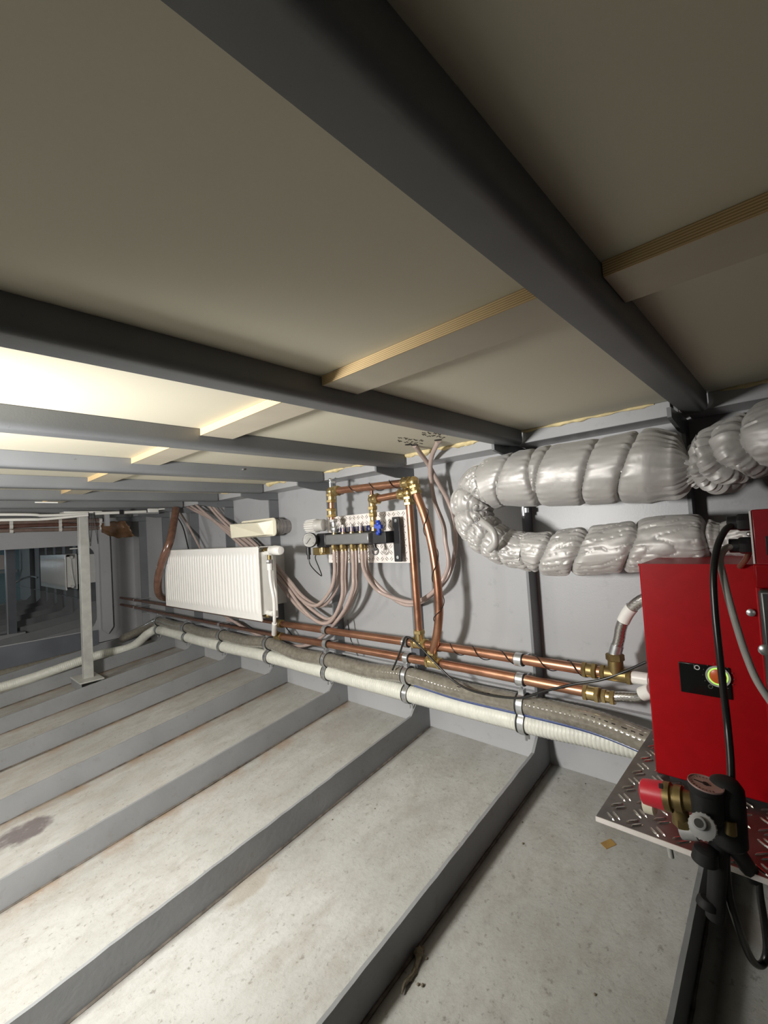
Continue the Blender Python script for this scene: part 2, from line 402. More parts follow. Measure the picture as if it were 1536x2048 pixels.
# ribs: floor plate, knuckle and side bar
RIBY = [0.205, 0.671, 1.172, 1.668, 2.166, 2.668, 3.166, 3.668, 4.17]
RLAB = ['hull rib nearest the camera, dark plate passing below the red boiler platform',
        'hull rib running down from the silver duct elbow, behind the pipe clamps nearest the boiler',
        'hull rib behind the two copper risers at the right edge of the manifold plate',
        'hull rib behind the manifold hoses, at the left edge of the chequered manifold plate',
        'hull rib at the right end of the large white radiator, behind the cream vent',
        'hull rib behind the middle of the large white radiator',
        'hull rib behind the left end of the large white radiator',
        'hull rib left of the glossy brown hose, just behind the foot of the steel post',
        'hull rib farthest away, tucked beside the big cut-out bulkhead']
def rib(y, label, i, xin=-2.6, mat='rib', mat2='beam'):
    t_ = thing('hull_rib', (1.36, y, fz(1.36)), label, 'rib', 'ribs along the hull')
    random.seed(50 + i); T_ = 0.009
    # floor plate with slightly torn top edge
    n = 150; vs = []; x0 = 1.36; fs = []
    for k in range(n + 1):
        x = x0 - (x0 - xin) * k / n
        zt = rt(x) + (0.0016 * noise.noise(V((x * 22, y * 9, 1))) + 0.0012 * noise.noise(V((x * 70, y * 9, 4))))
        for yy, zz in ((y, fz(x) - 0.006), (y + T_, fz(x) - 0.006), (y + T_, zt), (y, zt)): vs.append((x, yy, zz))
    for k in range(n):
        a = 4 * k
        for j in range(4): fs.append((a + j, a + (j + 1) % 4, a + 4 + (j + 1) % 4, a + 4 + j))
    fs += [(0, 3, 2, 1), (4 * n, 4 * n + 1, 4 * n + 2, 4 * n + 3)]
    mk('floor_plate', B().add(vs, fs), mat, t_, smooth=False)
    poly = [(1.36, y, fz(1.36) - .004), (1.36, y, rt(1.36)), (1.418, y, -0.672), (1.418, y, -0.575), (HX, y, -0.575), (HX, y, -0.812)]
    mk('knuckle_plate', B().prism(poly, (0, T_, 0)), mat, t_, smooth=False)
    mk('side_bar', B().box(1.415, HX, y, y + T_, -0.575, 0.21), mat2, t_, smooth=False)
    # weld bead along the foot
    pts = []; x = 1.465
    while x > xin:
        pts.append(V((x, y - 0.002, fz(x) + 0.001))); x -= 0.02
    b = B().tube(pts, 0, 6, rf=lambda i_, k_, a_: 0.0035 + 0.003 * abs(noise.noise(V((i_ * .9, y * 7, 0)))))
    mk('weld_bead', b, 'weld', t_)
    return t_
for i, y in enumerate(RIBY): rib(y, RLAB[i], i)
for j, y in enumerate([5.2, 5.7, 6.2, 6.7, 7.2, 7.7, 8.2, 8.9]):
    rib(y, ['rib in the next hold nearest the cut-out bulkhead', 'second rib beyond the cut-out bulkhead, under the far radiator',
            'third rib seen through the bulkhead opening', 'fourth rib seen through the bulkhead opening', 'fifth rib seen through the bulkhead opening',
            'sixth rib seen through the bulkhead opening', 'seventh rib seen through the bulkhead opening', 'last rib in front of the blue bulkhead'][j], 20 + j, -2.2, 'rib', 'beam')

# stringer along the hull side just under the copper pipes
b = B().box(1.455, HX + .002, Y0, Y1, -0.585, -0.577)
struct('trim_1', b, 'paint', smooth=False)
# shelf angle where deck meets hull, one length per bay, with white sealant lines
for i, (ya, yb) in enumerate([(-.54, .195), (.225, .672), (.69, 1.172), (1.19, 1.668), (1.685, 2.166), (2.185, 2.668), (2.69, 3.166), (3.185, 3.668), (3.69, 4.17), (4.19, 10.1)]):
    b = B().box(1.36, 1.366, ya, yb, 0.250, 0.2895); b.box(1.366, HX, ya, yb, 0.250, 0.256)
    struct('trim_%d' % (i + 2), b, 'paint', smooth=False, bevel=0.0015)

# expanding foam beads along the shelf
def foam(ya, yb, seed, r0, label):
    random.seed(seed); n = int((yb - ya) / 0.006); pts = [V((1.357 + .004 * noise.noise(V((i * .12, seed, 0))), ya + (yb - ya) * i / n, 0.2875 + .003 * noise.noise(V((i * .2, seed, 5))))) for i in range(n + 1)]
    b = B().tube(pts, 0, 12, rf=lambda i, k, a: max(0.0012, (r0 + r0 * 1.5 * noise.noise(V((i * .11, seed * 3.1, 0))) + .3 * r0 * noise.noise(V((i * .5, k * .6, seed)))) * min(1, .2 + min(i, n - i) / 5)))
    tag(mk('foam_bead', b, 'foam'), label, 'foam', 'foam beads under the deck edge')
foam(.26, .66, 1, .0045, 'thin yellowish foam bead under the deck edge above the silver duct')
foam(.72, 1.15, 2, .0095, 'thick lumpy cream foam bead beside the two hoses entering the deck')
foam(1.23, 1.62, 3, .006, 'cream foam bead under the deck edge above the manifold')
foam(1.72, 2.10, 4, .009, 'cream foam bead under the deck edge above the manifold pressure gauge')
foam(2.22, 2.6, 6, .006, 'cream foam bead under the deck edge above the cream vent')
foam(-.5, .12, 8, .007, 'dim brownish foam bead at the top right corner above the burner')

# deck beams: bent angle section + bracket to the rib
BY = [0.145, 0.626, 1.113, 1.610, 2.118, 2.620, 3.120, 3.620, 4.12]
BLAB = ['widest dark deck beam crossing the top of the picture from top centre to the right',
        'second dark deck beam, ending above the silver duct elbow',
        'third deck beam, grey, ending above the copper risers',
        'fourth deck beam, ending above the manifold air vent',
        'fifth deck beam with a brownish sheen, ending above the cream vent',
        'sixth deck beam, just in front of the small white ceiling strip',
        'seventh deck beam, carried near the head of the steel post',
        'eighth deck beam, hidden mostly behind the white conduits',
        'ninth deck beam, beside the top of the cut-out bulkhead']
def beam(y, ry, label, i):
    t_ = thing('deck_beam', (1.345, y, 0.243), label, 'beam', 'beams under the deck')
    prof = [(y, .289), (y, .258)]
    for k in range(1, 6):
        a = PI / 2 * k / 6; prof.append((y + .013 * (1 - math.cos(a)), .258 - .015 * math.sin(a)))
    prof += [(y + .015, .243), (y + .048, .243), (y + .048, .249), (y + .018, .249), (y + .006, .262), (y + .006, .289)]
    b = B().prism([(-2.9, p_[0], p_[1]) for p_ in prof], (2.9 + 1.346, 0, 0))
    mk('angle_bar', b, 'beam', t_)
    poly = [(1.246, ry, .25), (1.246, ry, .226), (1.262, ry, .222), (1.365, ry, .208), (HX, ry, .208), (HX, ry, .2495), (1.3595, ry, .2495), (1.3595, ry, .285), (1.335, ry, .289), (1.335, ry, .25)]
    mk('bracket', B().prism(poly, (0, .009, 0)), 'beam', t_, smooth=False)
    mk('end_lip', B().box(1.338, 1.346, y + .036, ry + .004, .248, .286), 'paint', t_, smooth=False)
for i, y in enumerate(BY): beam(y, RIBY[i], BLAB[i], i)
for j, y in enumerate([5.15, 5.75, 6.4, 7.1, 7.9, 8.8]):
    b = B().prism([(-2.9, y, .289), (-2.9, y, .24), (-2.9, y + .05, .24), (-2.9, y + .05, .246), (-2.9, y + .006, .246), (-2.9, y + .006, .289)], (4.37, 0, 0))
    struct('trim_%d' % (20 + j), b, 'beam', smooth=False)
# bolt points and chips on the beams
def bolt(px, py, y, r=.0035, label='small pale stud on the web of the fourth deck beam'):
    c = W(px, py, y=y)
    tag(mk('stud', B().cyl(c + V((0, .001, 0)), c - V((0, .006, 0)), r, 8), 'zinc'), label, 'stud')
bolt(485, 939, 1.610)
c = W(1049, 907, y=.671)
tag(mk('stud', B().cyl(c + V((0, .001, 0)), c - V((0, .006, 0)), .0035, 8), 'zinc'), 'pale stud on the bracket above the silver duct elbow', 'stud')

# plywood battens under the deck panels
bays = [(-.54, BY[0]), (BY[0] + .007, BY[1])] + [(BY[k] + .007, BY[k + 1]) for k in range(1, 6)]
XB = [.548, .533, .532, .530, .532, .545, .56]
PL = ['plywood batten under the deck at the right, beyond the widest dark beam',
      'longest lit plywood batten, between the two nearest dark deck beams',
      'bright plywood batten between the second and third deck beams',
      'short bright plywood batten between the third and fourth deck beams',
      'short pale plywood batten between the fourth and fifth deck beams',
      'small plywood batten just past the fifth deck beam',
      'tiny plywood batten farthest back above the steel post']
for i, (ya, yb) in enumerate(bays):
    x0 = XB[i]; t_ = thing('plywood_batten', (x0 + .045, (ya + yb) / 2, .272), PL[i], 'batten', 'battens under the deck panels')
    b = B().box(x0 + .0012, x0 + .09, ya + .001, yb - .001, .2722, .2898); mk('face_board', b, 'panelwood', t_, smooth=False)
    b = B().box(x0, x0 + .0012, ya + .001, yb - .001, .2718, .2898); mk('ply_edge', b, 'ply', t_, smooth=False, label='striped plywood edge lit cream')

# ================================================================== BULKHEAD WITH CUT-OUT, NEXT HOLD
YB = 4.5
ox0, ox1, oz0, oz1 = -1.9, 1.165, -0.695, 0.030      # the opening
def rr(x0, x1, z0, z1, r, n=6, ch=None):
    out = []
    for cx_, cz_, a0 in ((x1 - r, z1 - r, 0), (x0 + r, z1 - r, 90), (x0 + r, z0 + r, 180), (x1 - r, z0 + r, 270)):
        for k in range(n + 1):
            a = math.radians(a0 + 90 * k / n); out.append((cx_ + r * math.cos(a), cz_ + r * math.sin(a)))
    return out
inn = rr(ox0, ox1, oz0, oz1, .10)
# ring of quads between opening and outer boundary
vs = []; fs = []
out_ = []
cxm, czm = (ox0 + ox1) / 2, (oz0 + oz1) / 2
for (x, z) in inn:
    dx, dz = x - cxm, z - czm
    ex = (HX - cxm) if dx > 0 else (cxm - XL); ezt = .29 - czm; ezb = czm + 1.1
    s_ = min(ex / abs(dx) if abs(dx) > 1e-6 else 1e9, (ezt / dz) if dz > 1e-6 else ((ezb / -dz) if dz < -1e-6 else 1e9))
    out_.append((cxm + dx * s_, czm + dz * s_))
n = len(inn)
for yy in (YB, YB + .010):
    for (x, z) in inn: vs.append((x, yy, z))
    for (x, z) in out_: vs.append((x, yy, z))
for k in range(n):
    a, c_ = k, (k + 1) % n
    fs += [(a, c_, n + c_, n + a), (2 * n + c_, 2 * n + a, 3 * n + a, 3 * n + c_), (c_, a, 2 * n + a, 2 * n + c_)]
# fill outer corners
for (X_, Z_) in ((HX, .29), (XL, .29), (XL, -1.1), (HX, -1.1)):
    near = sorted(range(n), key=lambda q: (out_[q][0] - X_) ** 2 + (out_[q][1] - Z_) ** 2)
    k = near[0]; k2 = (k + 1) % n; k3 = (k - 1) % n
    for (p1, p2) in ((k3, k), (k, k2)):
        vs2 = [(out_[p1][0], YB, out_[p1][1]), (out_[p2][0], YB, out_[p2][1]), (X_, YB, Z_)]
        base_ = len(vs); vs += vs2; fs.append((base_, base_ + 1, base_ + 2))
bulk = thing('cutout_bulkhead', (1.3, YB, -.84), 'grey steel bulkhead with a large round-cornered opening to the next hold', 'bulkhead')
mk('bulkhead_plate', B().add(vs, fs), 'paint', bulk, smooth=False)
b = B().prism([(1.255, YB, .21), (1.255, YB, -.745), (1.215, YB, -.70), (1.215, YB, .21)][::-1], (0, -.05, 0))
poly = [(1.19, YB - .052, .225), (1.268, YB - .052, .225), (1.272, YB - .052, -.69), (1.232, YB - .052, -.745), (1.19, YB - .052, -.70)]
mk('side_flange', B().prism(poly, (0, .012, 0)), 'paint', bulk, smooth=False)
mk('flange_web', B().box(1.19, 1.198, YB - .042, YB, -.70, .21), 'paint', bulk, smooth=False)
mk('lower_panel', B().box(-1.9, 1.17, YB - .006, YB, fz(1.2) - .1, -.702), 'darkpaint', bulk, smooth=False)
# notch lip
mk('rubber_lip', B().box(.985, 1.04, YB - .004, YB + .014, .004, .012), 'whitepl', bulk, smooth=False)

# brown hoses clipped across the top of the bulkhead
hz = [(.240, 'topmost'), (.208, 'middle'), (.173, 'lowest')]
for k, (z, nm) in enumerate(hz):
    pts = [V((x, YB - .045 - .004 * math.sin(x * 9 + k), z + .003 * math.sin(x * 7 + k * 2))) for x in [-1.9 + .06 * i for i in range(53)]]
    t_ = tag(mk('brown_pipe', B().tube(pts, .0155, 12), plain('brown_pipe_%d' % k, (.22, .16, .135) if k != 1 else (.14, .07, .055), .3, var=.2)),
             '%s of three brown hoses clipped along the top of the bulkhead' % nm, 'hose')
    for px in (22, 120, 201):
        x = W(px, 1050, y=YB - .045).x
        mk('pipe_clip', B().ring((x, YB - .045, z), (1, 0, 0), .0155, .022, .004), 'whitepl', t_)
# crumpled brown sheet hanging beside them
b = B(); na, nb_ = 16, 10; vs = []
TL, TR, BR, BL_ = V((1.19, 4.38, .215)), W(250, 1042, y=4.1), W(268, 1072, y=4.1), V((1.19, 4.38, .13))
for j in range(nb_ + 1):
    for i in range(na + 1):
        u, v_ = i / na, j / nb_
        q = TL.lerp(TR, u).lerp(BL_.lerp(BR, u), v_); q.y += .03 * noise.noise(V((u * 5, v_ * 4, 2))) ; q.z += -.03 * math.sin(u * PI) * v_ + .012 * noise.noise(V((u * 7, v_ * 6, 9)))
        vs.append(q)
fs = [(j * (na + 1) + i, (j + 1) * (na + 1) + i, (j + 1) * (na + 1) + i + 1, j * (na + 1) + i + 1) for j in range(nb_) for i in range(na)]
o = mk('brown_sheet', B().add(vs, fs), 'tarp'); md = o.modifiers.new('thick', 'SOLIDIFY'); md.thickness = .006
tag(o, 'crumpled brown sheet hanging behind the head of the steel post', 'sheet')

# next hold: radiator, post, far blue bulkhead with notice
def radiator(x, ya, yb, zb, zt, label, depth=.10, nrib=34, side='near', fine=True):
    t_ = thing('panel_radiator', (x + .05, (ya + yb) / 2, zb), label, 'radiator')
    vs = []; fs = []; per = 10 if fine else 4
    ycols = [ya, ya + .004, ya + .022]
    rw = (yb - ya - .05) / nrib
    for k in range(nrib):
        for q in range(per): ycols.append(ya + .025 + rw * (k + q / per))
    ycols += [yb - .022, yb - .004, yb]
    zr = [zb, zb + .004, zb + .030, zb + .038, zb + .046, zb + .06, zt - .06, zt - .046, zt - .038, zt - .030, zt - .004, zt]
    for zi, z in enumerate(zr):
        for yi, y in enumerate(ycols):
            d = 0
            if 3 <= zi <= len(zr) - 4 and ya + .024 < y < yb - .024:
                ph = ((y - ya - .025) / rw) % 1.0
                g = max(0, min(1, (0.5 - abs(ph - .5)) * 5)); zz = min(1, (min(z - zb, zt - z) - .030) / .03)
                d = -.0055 * g * max(0, zz)
            if zi in (0, len(zr) - 1) or yi in (0, len(ycols) - 1): d = .004
            vs.append((x + d, y, z))
    nc = len(ycols)
    fs = [(j * nc + i, (j + 1) * nc + i, (j + 1) * nc + i + 1, j * nc + i + 1) for j in range(len(zr) - 1) for i in range(nc - 1)]
    o = mk('front_panel', B().add(vs, fs), 'white', t_); md = o.modifiers.new('thick', 'SOLIDIFY'); md.thickness = .012; md.offset = -1
    mk('rear_panel', B().box(x + depth - .012, x + depth, ya, yb, zb + .004, zt - .004), 'white', t_, bevel=.003)
    b = B()
    for k in range(int((yb - ya) / .03)): b.box(x + .016, x + depth - .014, ya + .012 + k * .03, ya + .014 + k * .03, zb + .03, zt - .03)
    mk('convector_fins', b, 'whitepl', t_, smooth=False)
    b = B().box(x + .004, x + depth, ya, ya + .0015, zb + .05, zt - .004) if False else B()
    b.box(x + .002, x + .012, ya, yb, zt - .008, zt - .003); b.box(x + depth - .01, x + depth, ya, yb, zt - .008, zt - .003)
    for k in range(int((yb - ya) / .02)): b.box(x + .002, x + depth, ya + k * .02, ya + k * .02 + .007, zt - .006, zt - .003)
    mk('top_grille', b, 'white', t_, smooth=False)
    for z in (zb + .035, zt - .035): mk('connector', B().cyl((x + depth * .5, ya + .03, z), (x + depth * .5, ya - .035, z), .014, 12), 'whitepl', t_)
    for y in (ya + .18, yb - .18): mk('wall_bracket', B().box(x + depth, HX, y, y + .03, zb + .04, zt - .02), 'whitepl', t_, smooth=False)
    return t_
R1 = radiator(1.20, 1.958, 3.105, -.408, -.040, 'large white ribbed panel radiator on the hull side left of the manifold')
R2 = radiator(1.13, 5.36, 6.50, -.40, -.040, 'small-looking far white radiator seen through the bulkhead opening', fine=False)
b = B().tube(spline([W(141, 1112, x=1.18), W(143, 1140, x=1.18), W(149, 1172, x=1.2)]), .010, 8)
tag(mk('radiator_pipe', b, 'whitepl'), 'thin white riser beside the far radiator behind the opening', 'pipe')

t_ = thing('dark_post', (.80, 6.0, -.9), 'dark upright post seen through the bulkhead opening beside the blue wall', 'post')
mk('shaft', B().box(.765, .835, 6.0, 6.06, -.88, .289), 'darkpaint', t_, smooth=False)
mk('pale_edge', B().box(.757, .765, 6.0, 6.06, -.88, .289), 'paint', t_, smooth=False)
mk('foot', B().box(.66, .90, 5.98, 6.10, -.905, -.82), 'paint', t_, smooth=False)
ne = tag(mk('notice', B().box(W(-60, 1112, y=9.9).x, W(8, 1112, y=9.9).x, 9.88, 9.90, W(4, 1139, y=9.9).z, W(4, 1110, y=9.9).z), 'paper', smooth=False), 'pinkish paper notice on the blue bulkhead at the left picture edge', 'notice')
mk('cargo_box', B(), 'paint') if False else None
b = B().box(.2, 1.42, 10.0, 10.05, -.33, -.28)
tag(mk('bulkhead_stiffener', b, 'paint', smooth=False), 'horizontal pale stiffener under the blue bulkhead far away', 'stiffener')
b = B().tube(spline([W(25, 1168, y=8.5), W(45, 1158, y=8.5), W(62, 1153, y=8.6), W(75, 1155, x=1.42)]), .014, 8)
tag(mk('far_pipe', b, 'zinc'), 'shiny bent pipe far away below the blue bulkhead', 'pipe')

# ================================================================== STEEL POST NEAR THE BULKHEAD
t_ = thing('steel_post', (.847, 3.47, -.885), 'pale grey square steel post standing between two floor ribs at the left', 'post')
b = B().prism([(.810, 3.45, -.835), (.810, 3.50, -.835), (.864, 3.50, -.835), (.864, 3.45, -.835)], (0, 0, .835 + .232))
mk('shaft', b, plain('post_paint', (.44, .44, .41), .4, var=.12, scale=20), t_, smooth=False, bevel=.002)
mk('base_plate', B().box(.765, .90, 3.36, 3.60, -.843, -.834), plain('base_paint', (.52, .52, .48), .4, var=.1), t_, smooth=False, bevel=.002)
mk('base_web', B().box(.770, .776, 3.37, 3.59, -.893, -.843).box(.885, .891, 3.37, 3.59, -.880, -.843), 'rib', t_, smooth=False)
mk('head_plate', B().box(.72, .93, 3.40, 3.52, .232, .243), 'whitepl', t_, smooth=False)
# black cable ties dangling from the head
for k, pp in enumerate(([(178, 1026), (177, 1050), (180, 1085), (182, 1050), (181, 1026)], [(184, 1026), (190, 1052), (196, 1088), (194, 1055), (188, 1026)], [(176, 1024), (178, 1060), (181, 1092), (184, 1060), (188, 1024)])):
    q = spline([W(px, py, y=3.40 - .004 * k) for px, py in pp], 8)
    tag(mk('cable_tie', B().tube(q, .0022, 6), 'black'), ['left looped black cable tie dangling at the head of the steel post', 'right slanting black cable tie dangling at the head of the steel post', 'longest black cable tie hanging beside the steel post'][k], 'cable tie', 'cable ties at the post head')
# white conduits
def wtube(name, pts, r, mat, label, cat, group=None, seg=12, n=10, parent=None):
    o = mk(name, B().tube(spline(pts, n), r, seg), mat, parent); return tag(o, label, cat, group) if parent is None else o
wtube('white_conduit', [V((-.9, 3.36, .236)), W(0, 1029, y=3.38), W(90, 1031, y=3.39), W(176, 1027, y=3.392)], .0085, 'whitepl', 'upper white conduit running left from the head of the steel post', 'conduit')
wtube('white_conduit', [V((-.9, 3.34, .196)), W(0, 1040, y=3.36), W(90, 1038, y=3.37), W(176, 1030, y=3.372)], .0085, 'whitepl', 'lower sagging white conduit left of the steel post', 'conduit')
t_ = thing('white_conduit', W(240, 1024, y=3.42), 'white conduit right of the post head ending in a small socket', 'conduit')
mk('tube', B().tube(spline([W(190, 1027, y=3.4), W(240, 1025, y=3.4), W(292, 1023, y=3.4)]), .010, 12), 'whitepl', t_)
mk('socket', B().obox(W(306, 1021, y=3.4), (1, 0, 0), (0, 1, 0), (0, 0, 1), .035, .014, .014), 'whitepl', t_, bevel=.004)
mk('socket_flap', B().obox(W(324, 1018, y=3.4), (1, 0, .1), (0, 1, 0), (0, 0, 1), .035, .012, .006), 'whitepl', t_, bevel=.002)
mk('saddle_clip', B().obox(W(243, 1024, y=3.385), (1, 0, 0), (0, 1, 0), (0, 0, 1), .012, .006, .016), 'black', t_)
b = B().obox(W(93, 1005, y=2.66), (1, 0, -.01), (0, 1, 0), (0, 0, 1), .045, .002, .0025)
tag(mk('white_strip', b, 'whitepl', smooth=False), 'small white strip on the web of a far deck beam', 'strip')
b = B().box(1.05, 1.35, 3.55, 3.60, .232, .243)
tag(mk('deck_bracket', b, 'paint', smooth=False), 'flat grey bar under the deck behind the white socket', 'bracket')
tag(mk('hanger_tab', B().box(.99, 1.02, 3.56, 3.58, .15, .243), 'paint', smooth=False), 'small grey hanger tab behind the white conduit socket', 'bracket')

# ================================================================== LOWER HOSES AND THEIR CLAMPS
CY = [3.70, 3.20, 2.69, 2.17, 1.68, 1.185, .70]
XH = 1.372
wz = {3.70: (1.372, -.662), 3.20: (XH, -.660), 2.69: (XH, -.658), 2.17: (XH, -.648), 1.68: (XH, -.651), 1.185: (XH, -.651), .70: (XH, -.647)}
path = [V((-1.6, 4.22, -1.03)), V((-.3, 4.15, -.97)), W(0, 1375, y=4.10), W(100, 1343, y=4.06), W(190, 1312, y=4.0), W(262, 1294, y=3.92), V((1.33, 3.80, -.69))]
path += [V((x, y, z)) for y, (x, z) in wz.items()]
path += [V((1.375, .50, -.640)), V((1.38, .30, -.64)), V((1.385, .1, -.65)), V((1.385, -.45, -.66))]
pp = resample(spline(path, 24), .004)
b = B().tube(pp, 0, 20, rf=lambda i, k, a: .0325 * (1 + .030 * math.sin(i * 2.1) + .02 * noise.noise(V((i * .05, math.cos(a), math.sin(a))))))
tag(mk('white_ribbed_hose', b, 'hose_white'), 'thick ribbed off-white hose along the foot of the hull side, below the grey one', 'hose')
gp = [V((-.5, 4.38, -.93)), W(190, 1300, y=4.33), W(250, 1275, y=4.15), W(290, 1256, x=1.36)]
gz = [(3.70, -.595), (3.43, -.60), (3.20, -.594), (2.95, -.602), (2.69, -.590), (2.43, -.592), (2.17, -.574), (1.92, -.60), (1.68, -.592), (1.42, -.598), (1.185, -.580), (.95, -.592), (.70, -.590)]
gp += [V((XH, y, z)) for y, z in gz] + [W(1180, 1440, x=1.345), W(1290, 1481, x=1.325), W(1340, 1503, x=1.31)]
pp = resample(spline(gp, 24), .005)
hg = tag(mk('grey_hose', B().tube(pp, 0, 20, rf=lambda i, k, a: .032 * (1 + .020 * math.sin(i * 2.1 + a))), 'hose_grey'), 'thick translucent grey-brown hose with a blue stripe, above the white ribbed hose', 'hose')
st = [q + V((-.0185, -.0075, -.0245)) for q in pp if q.y < 1.15]
b = B().tube(st, .0062, 8); mk('blue_stripe', b, 'stripe', hg, label='blue stripe along the lower side')
b = B()
random.seed(5)
pr = [q + V((-.0235, -.008, .021)) for q in pp if q.y < .95]
k = 0
while k < len(pr) - 8:
    L_ = random.choice([2, 3, 4, 5]); b.tube([pr[k + j] for j in range(L_)], .0016, 5); k += L_ + random.choice([1, 2, 6])
mk('printed_marking', b, 'ink', hg, label='black dashed print along the top')
PL2 = ['far left pair of hose clamps where both hoses drop off the hull side', 'pair of hose clamps below the left end of the large radiator', 'pair of hose clamps below the middle of the large radiator',
       'pair of hose clamps below the right corner of the large radiator', 'pair of hose clamps below the coiled manifold hoses', 'pair of hose clamps left of the copper risers', 'pair of hose clamps nearest the red boiler, where the hoses part']
for i, y in enumerate(CY):
    zw = wz[y][1]; zg = dict(gz)[y]; x = XH
    t_ = thing('hose_clamp', (x + .03, y, zw - .04), PL2[i], 'clamp', 'steel hose clamps on the ribs')
    for (zz, r) in ((zw, .0335), (zg, .033)):
        mk('clamp_band', B().ring((x, y, zz), (0, 1, 0), r + .003, .020, .003), 'zinc', t_)
        mk('rubber_liner', B().ring((x, y + .004, zz), (0, 1, 0), r, .028, .0035), 'blackmat', t_)
    mk('clamp_ear', B().obox((x - .006, y, zg + .043), (1, 0, 0), (0, 1, 0), (0, 0, 1), .010, .009, .009), 'zinc', t_)
    mk('clamp_screw', B().cyl((x - .006, y, zg + .030), (x - .006, y, zg + .060), .0035, 8), 'zinc', t_)
    mk('clamp_screw', B().cyl((x - .012, y - .006, zw - .052), (x - .012, y - .006, zw - .034), .004, 8).cyl((x + .006, y - .006, zw - .054), (x + .006, y - .006, zw - .036), .004, 8), 'zinc', t_)
    mk('clamp_base', B().box(x + .030, 1.42, y - .02, y + .006, zw + .02, zg - .02), 'zinc', t_, smooth=False)

# ================================================================== COPPER MAINS AND RISERS
XC = 1.35; RC = .0158; ZU, ZL = -.4385, -.5025
def fitting(b, c, axis, r=RC, L=.045):
    a = V(axis).normalized(); c = V(c)
    b.cyl(c - a * L / 2, c + a * L / 2, r + .0035, 18); b.hexn(c - a * (L / 2 - .004), a, r + .0075, .013); b.hexn(c + a * (L / 2 - .004), a, r + .0075, .013)
    return b
# upper main
up = thing('copper_heating_main', (XC, 1.2, ZU), 'upper long copper heating pipe with the riser turning over the manifold', 'pipe')
mk('main_pipe', B().tube([V((XC, .44, ZU)), V((XC, .9, ZU + .001)), V((XC, 1.5, ZU - .007)), V((XC, 2.02, ZU - .012))], RC, 20), 'copper', up)
b = B(); fitting(b, (XC, 2.03, ZU - .012), (0, 1, 0)); mk('end_union', b, 'brass_dark', up)
mk('far_pipe', B().tube([V((XC, 2.04, ZU - .012)), V((XC, 3.2, ZU - .014)), V((XC, 4.49, ZU - .016))], .0095, 12), 'copper_old', up, label='thin tarnished length behind the radiator')
tc = V((XC, 1.098, ZU - .001))
b = B(); fitting(b, tc, (0, 1, 0), L=.06); b.cyl(tc, tc + V((0, 0, .05)), RC + .0035); b.hexn(tc + V((0, 0, .045)), (0, 0, 1), RC + .0075, .015); mk('tee_fitting', b, 'brass', up)
XR = 1.335
rt_ = W(818, 997, x=XR)
mk('riser_pipe', B().tube([tc + V((0, 0, .03)), V(((tc.x + rt_.x) / 2, (tc.y + rt_.y) / 2, -.18)), rt_], RC * .92, 20), 'copper', up)
e1 = W(817, 986, x=XR); e2 = W(752, 998, x=XR)
b = B(); b.ball(e1, .021); fitting(b, e1 - V((0, 0, .03)), (0, 0, 1), L=.03); fitting(b, e1.lerp(e2, .16), e2 - e1, L=.034); mk('elbow_fitting', b, 'brass', up)
mk('cross_pipe', B().tube([e1, e2], RC * .92, 20), 'copper', up)
vz = W(742, 1068, x=XR)
b = B(); fitting(b, e2, e1 - e2, L=.03); b.ball(e2 + (e2 - e1).normalized() * .02, .02)
ve = e2 + (e2 - e1).normalized() * .022; vb = V((XR, ve.y, .0))
b.cyl(ve + V((0, 0, .02)), ve - V((0, 0, .06)), .015); b.hexn(ve - V((0, 0, .035)), (0, 0, 1), .021, .016); b.hexn(ve - V((0, 0, .062)), (0, 0, 1), .019, .02)
b.cyl(ve - V((0, 0, .06)), V((XR, ve.y, -.0)), .013); b.hexn(V((XR, ve.y, .03)), (0, 0, 1), .017, .03)
mk('valve_stack', b, 'brass', up); mk('bleed_stub', B().cyl(ve + V((0, 0, .015)), ve + V((0, 0, .042)), .007), 'copper_old', up)
c = W(757, 1053, x=XR - .02)
b = B().obox(c, (0, .15, 1), (1, 0, 0), (0, 1, 0), .026, .006, .007); b.obox(c, (0, 1, .1), (1, 0, 0), (0, 0, 1), .018, .007, .008); b.ball(c - V((0, -.004, .026)), .010); b.ball(c + V((0, 0, .012)), .012)
hv = mk('valve_handle', b, 'blue', up, label='blue butterfly handle')
# boiler end of upper main
c = V((XC, .435, ZU))
b = B(); fitting(b, (XC, .475, ZU), (0, 1, 0), L=.035); fitting(b, (XC, .405, ZU), (0, 1, 0), L=.075)
b.cyl((XC, .405, ZU), (XC, .405, ZU + .055), RC + .004); b.hexn((XC, .405, ZU + .048), (0, 0, 1), RC + .008, .02); mk('boiler_tee', b, 'brass_dark', up)
mk('plastic_coupling', B().cyl((XC, .372, ZU), (XC, .325, ZU), .017, 18).cyl((XC, .325, ZU), (XC, .26, ZU), .013, 18), 'whitepl', up)
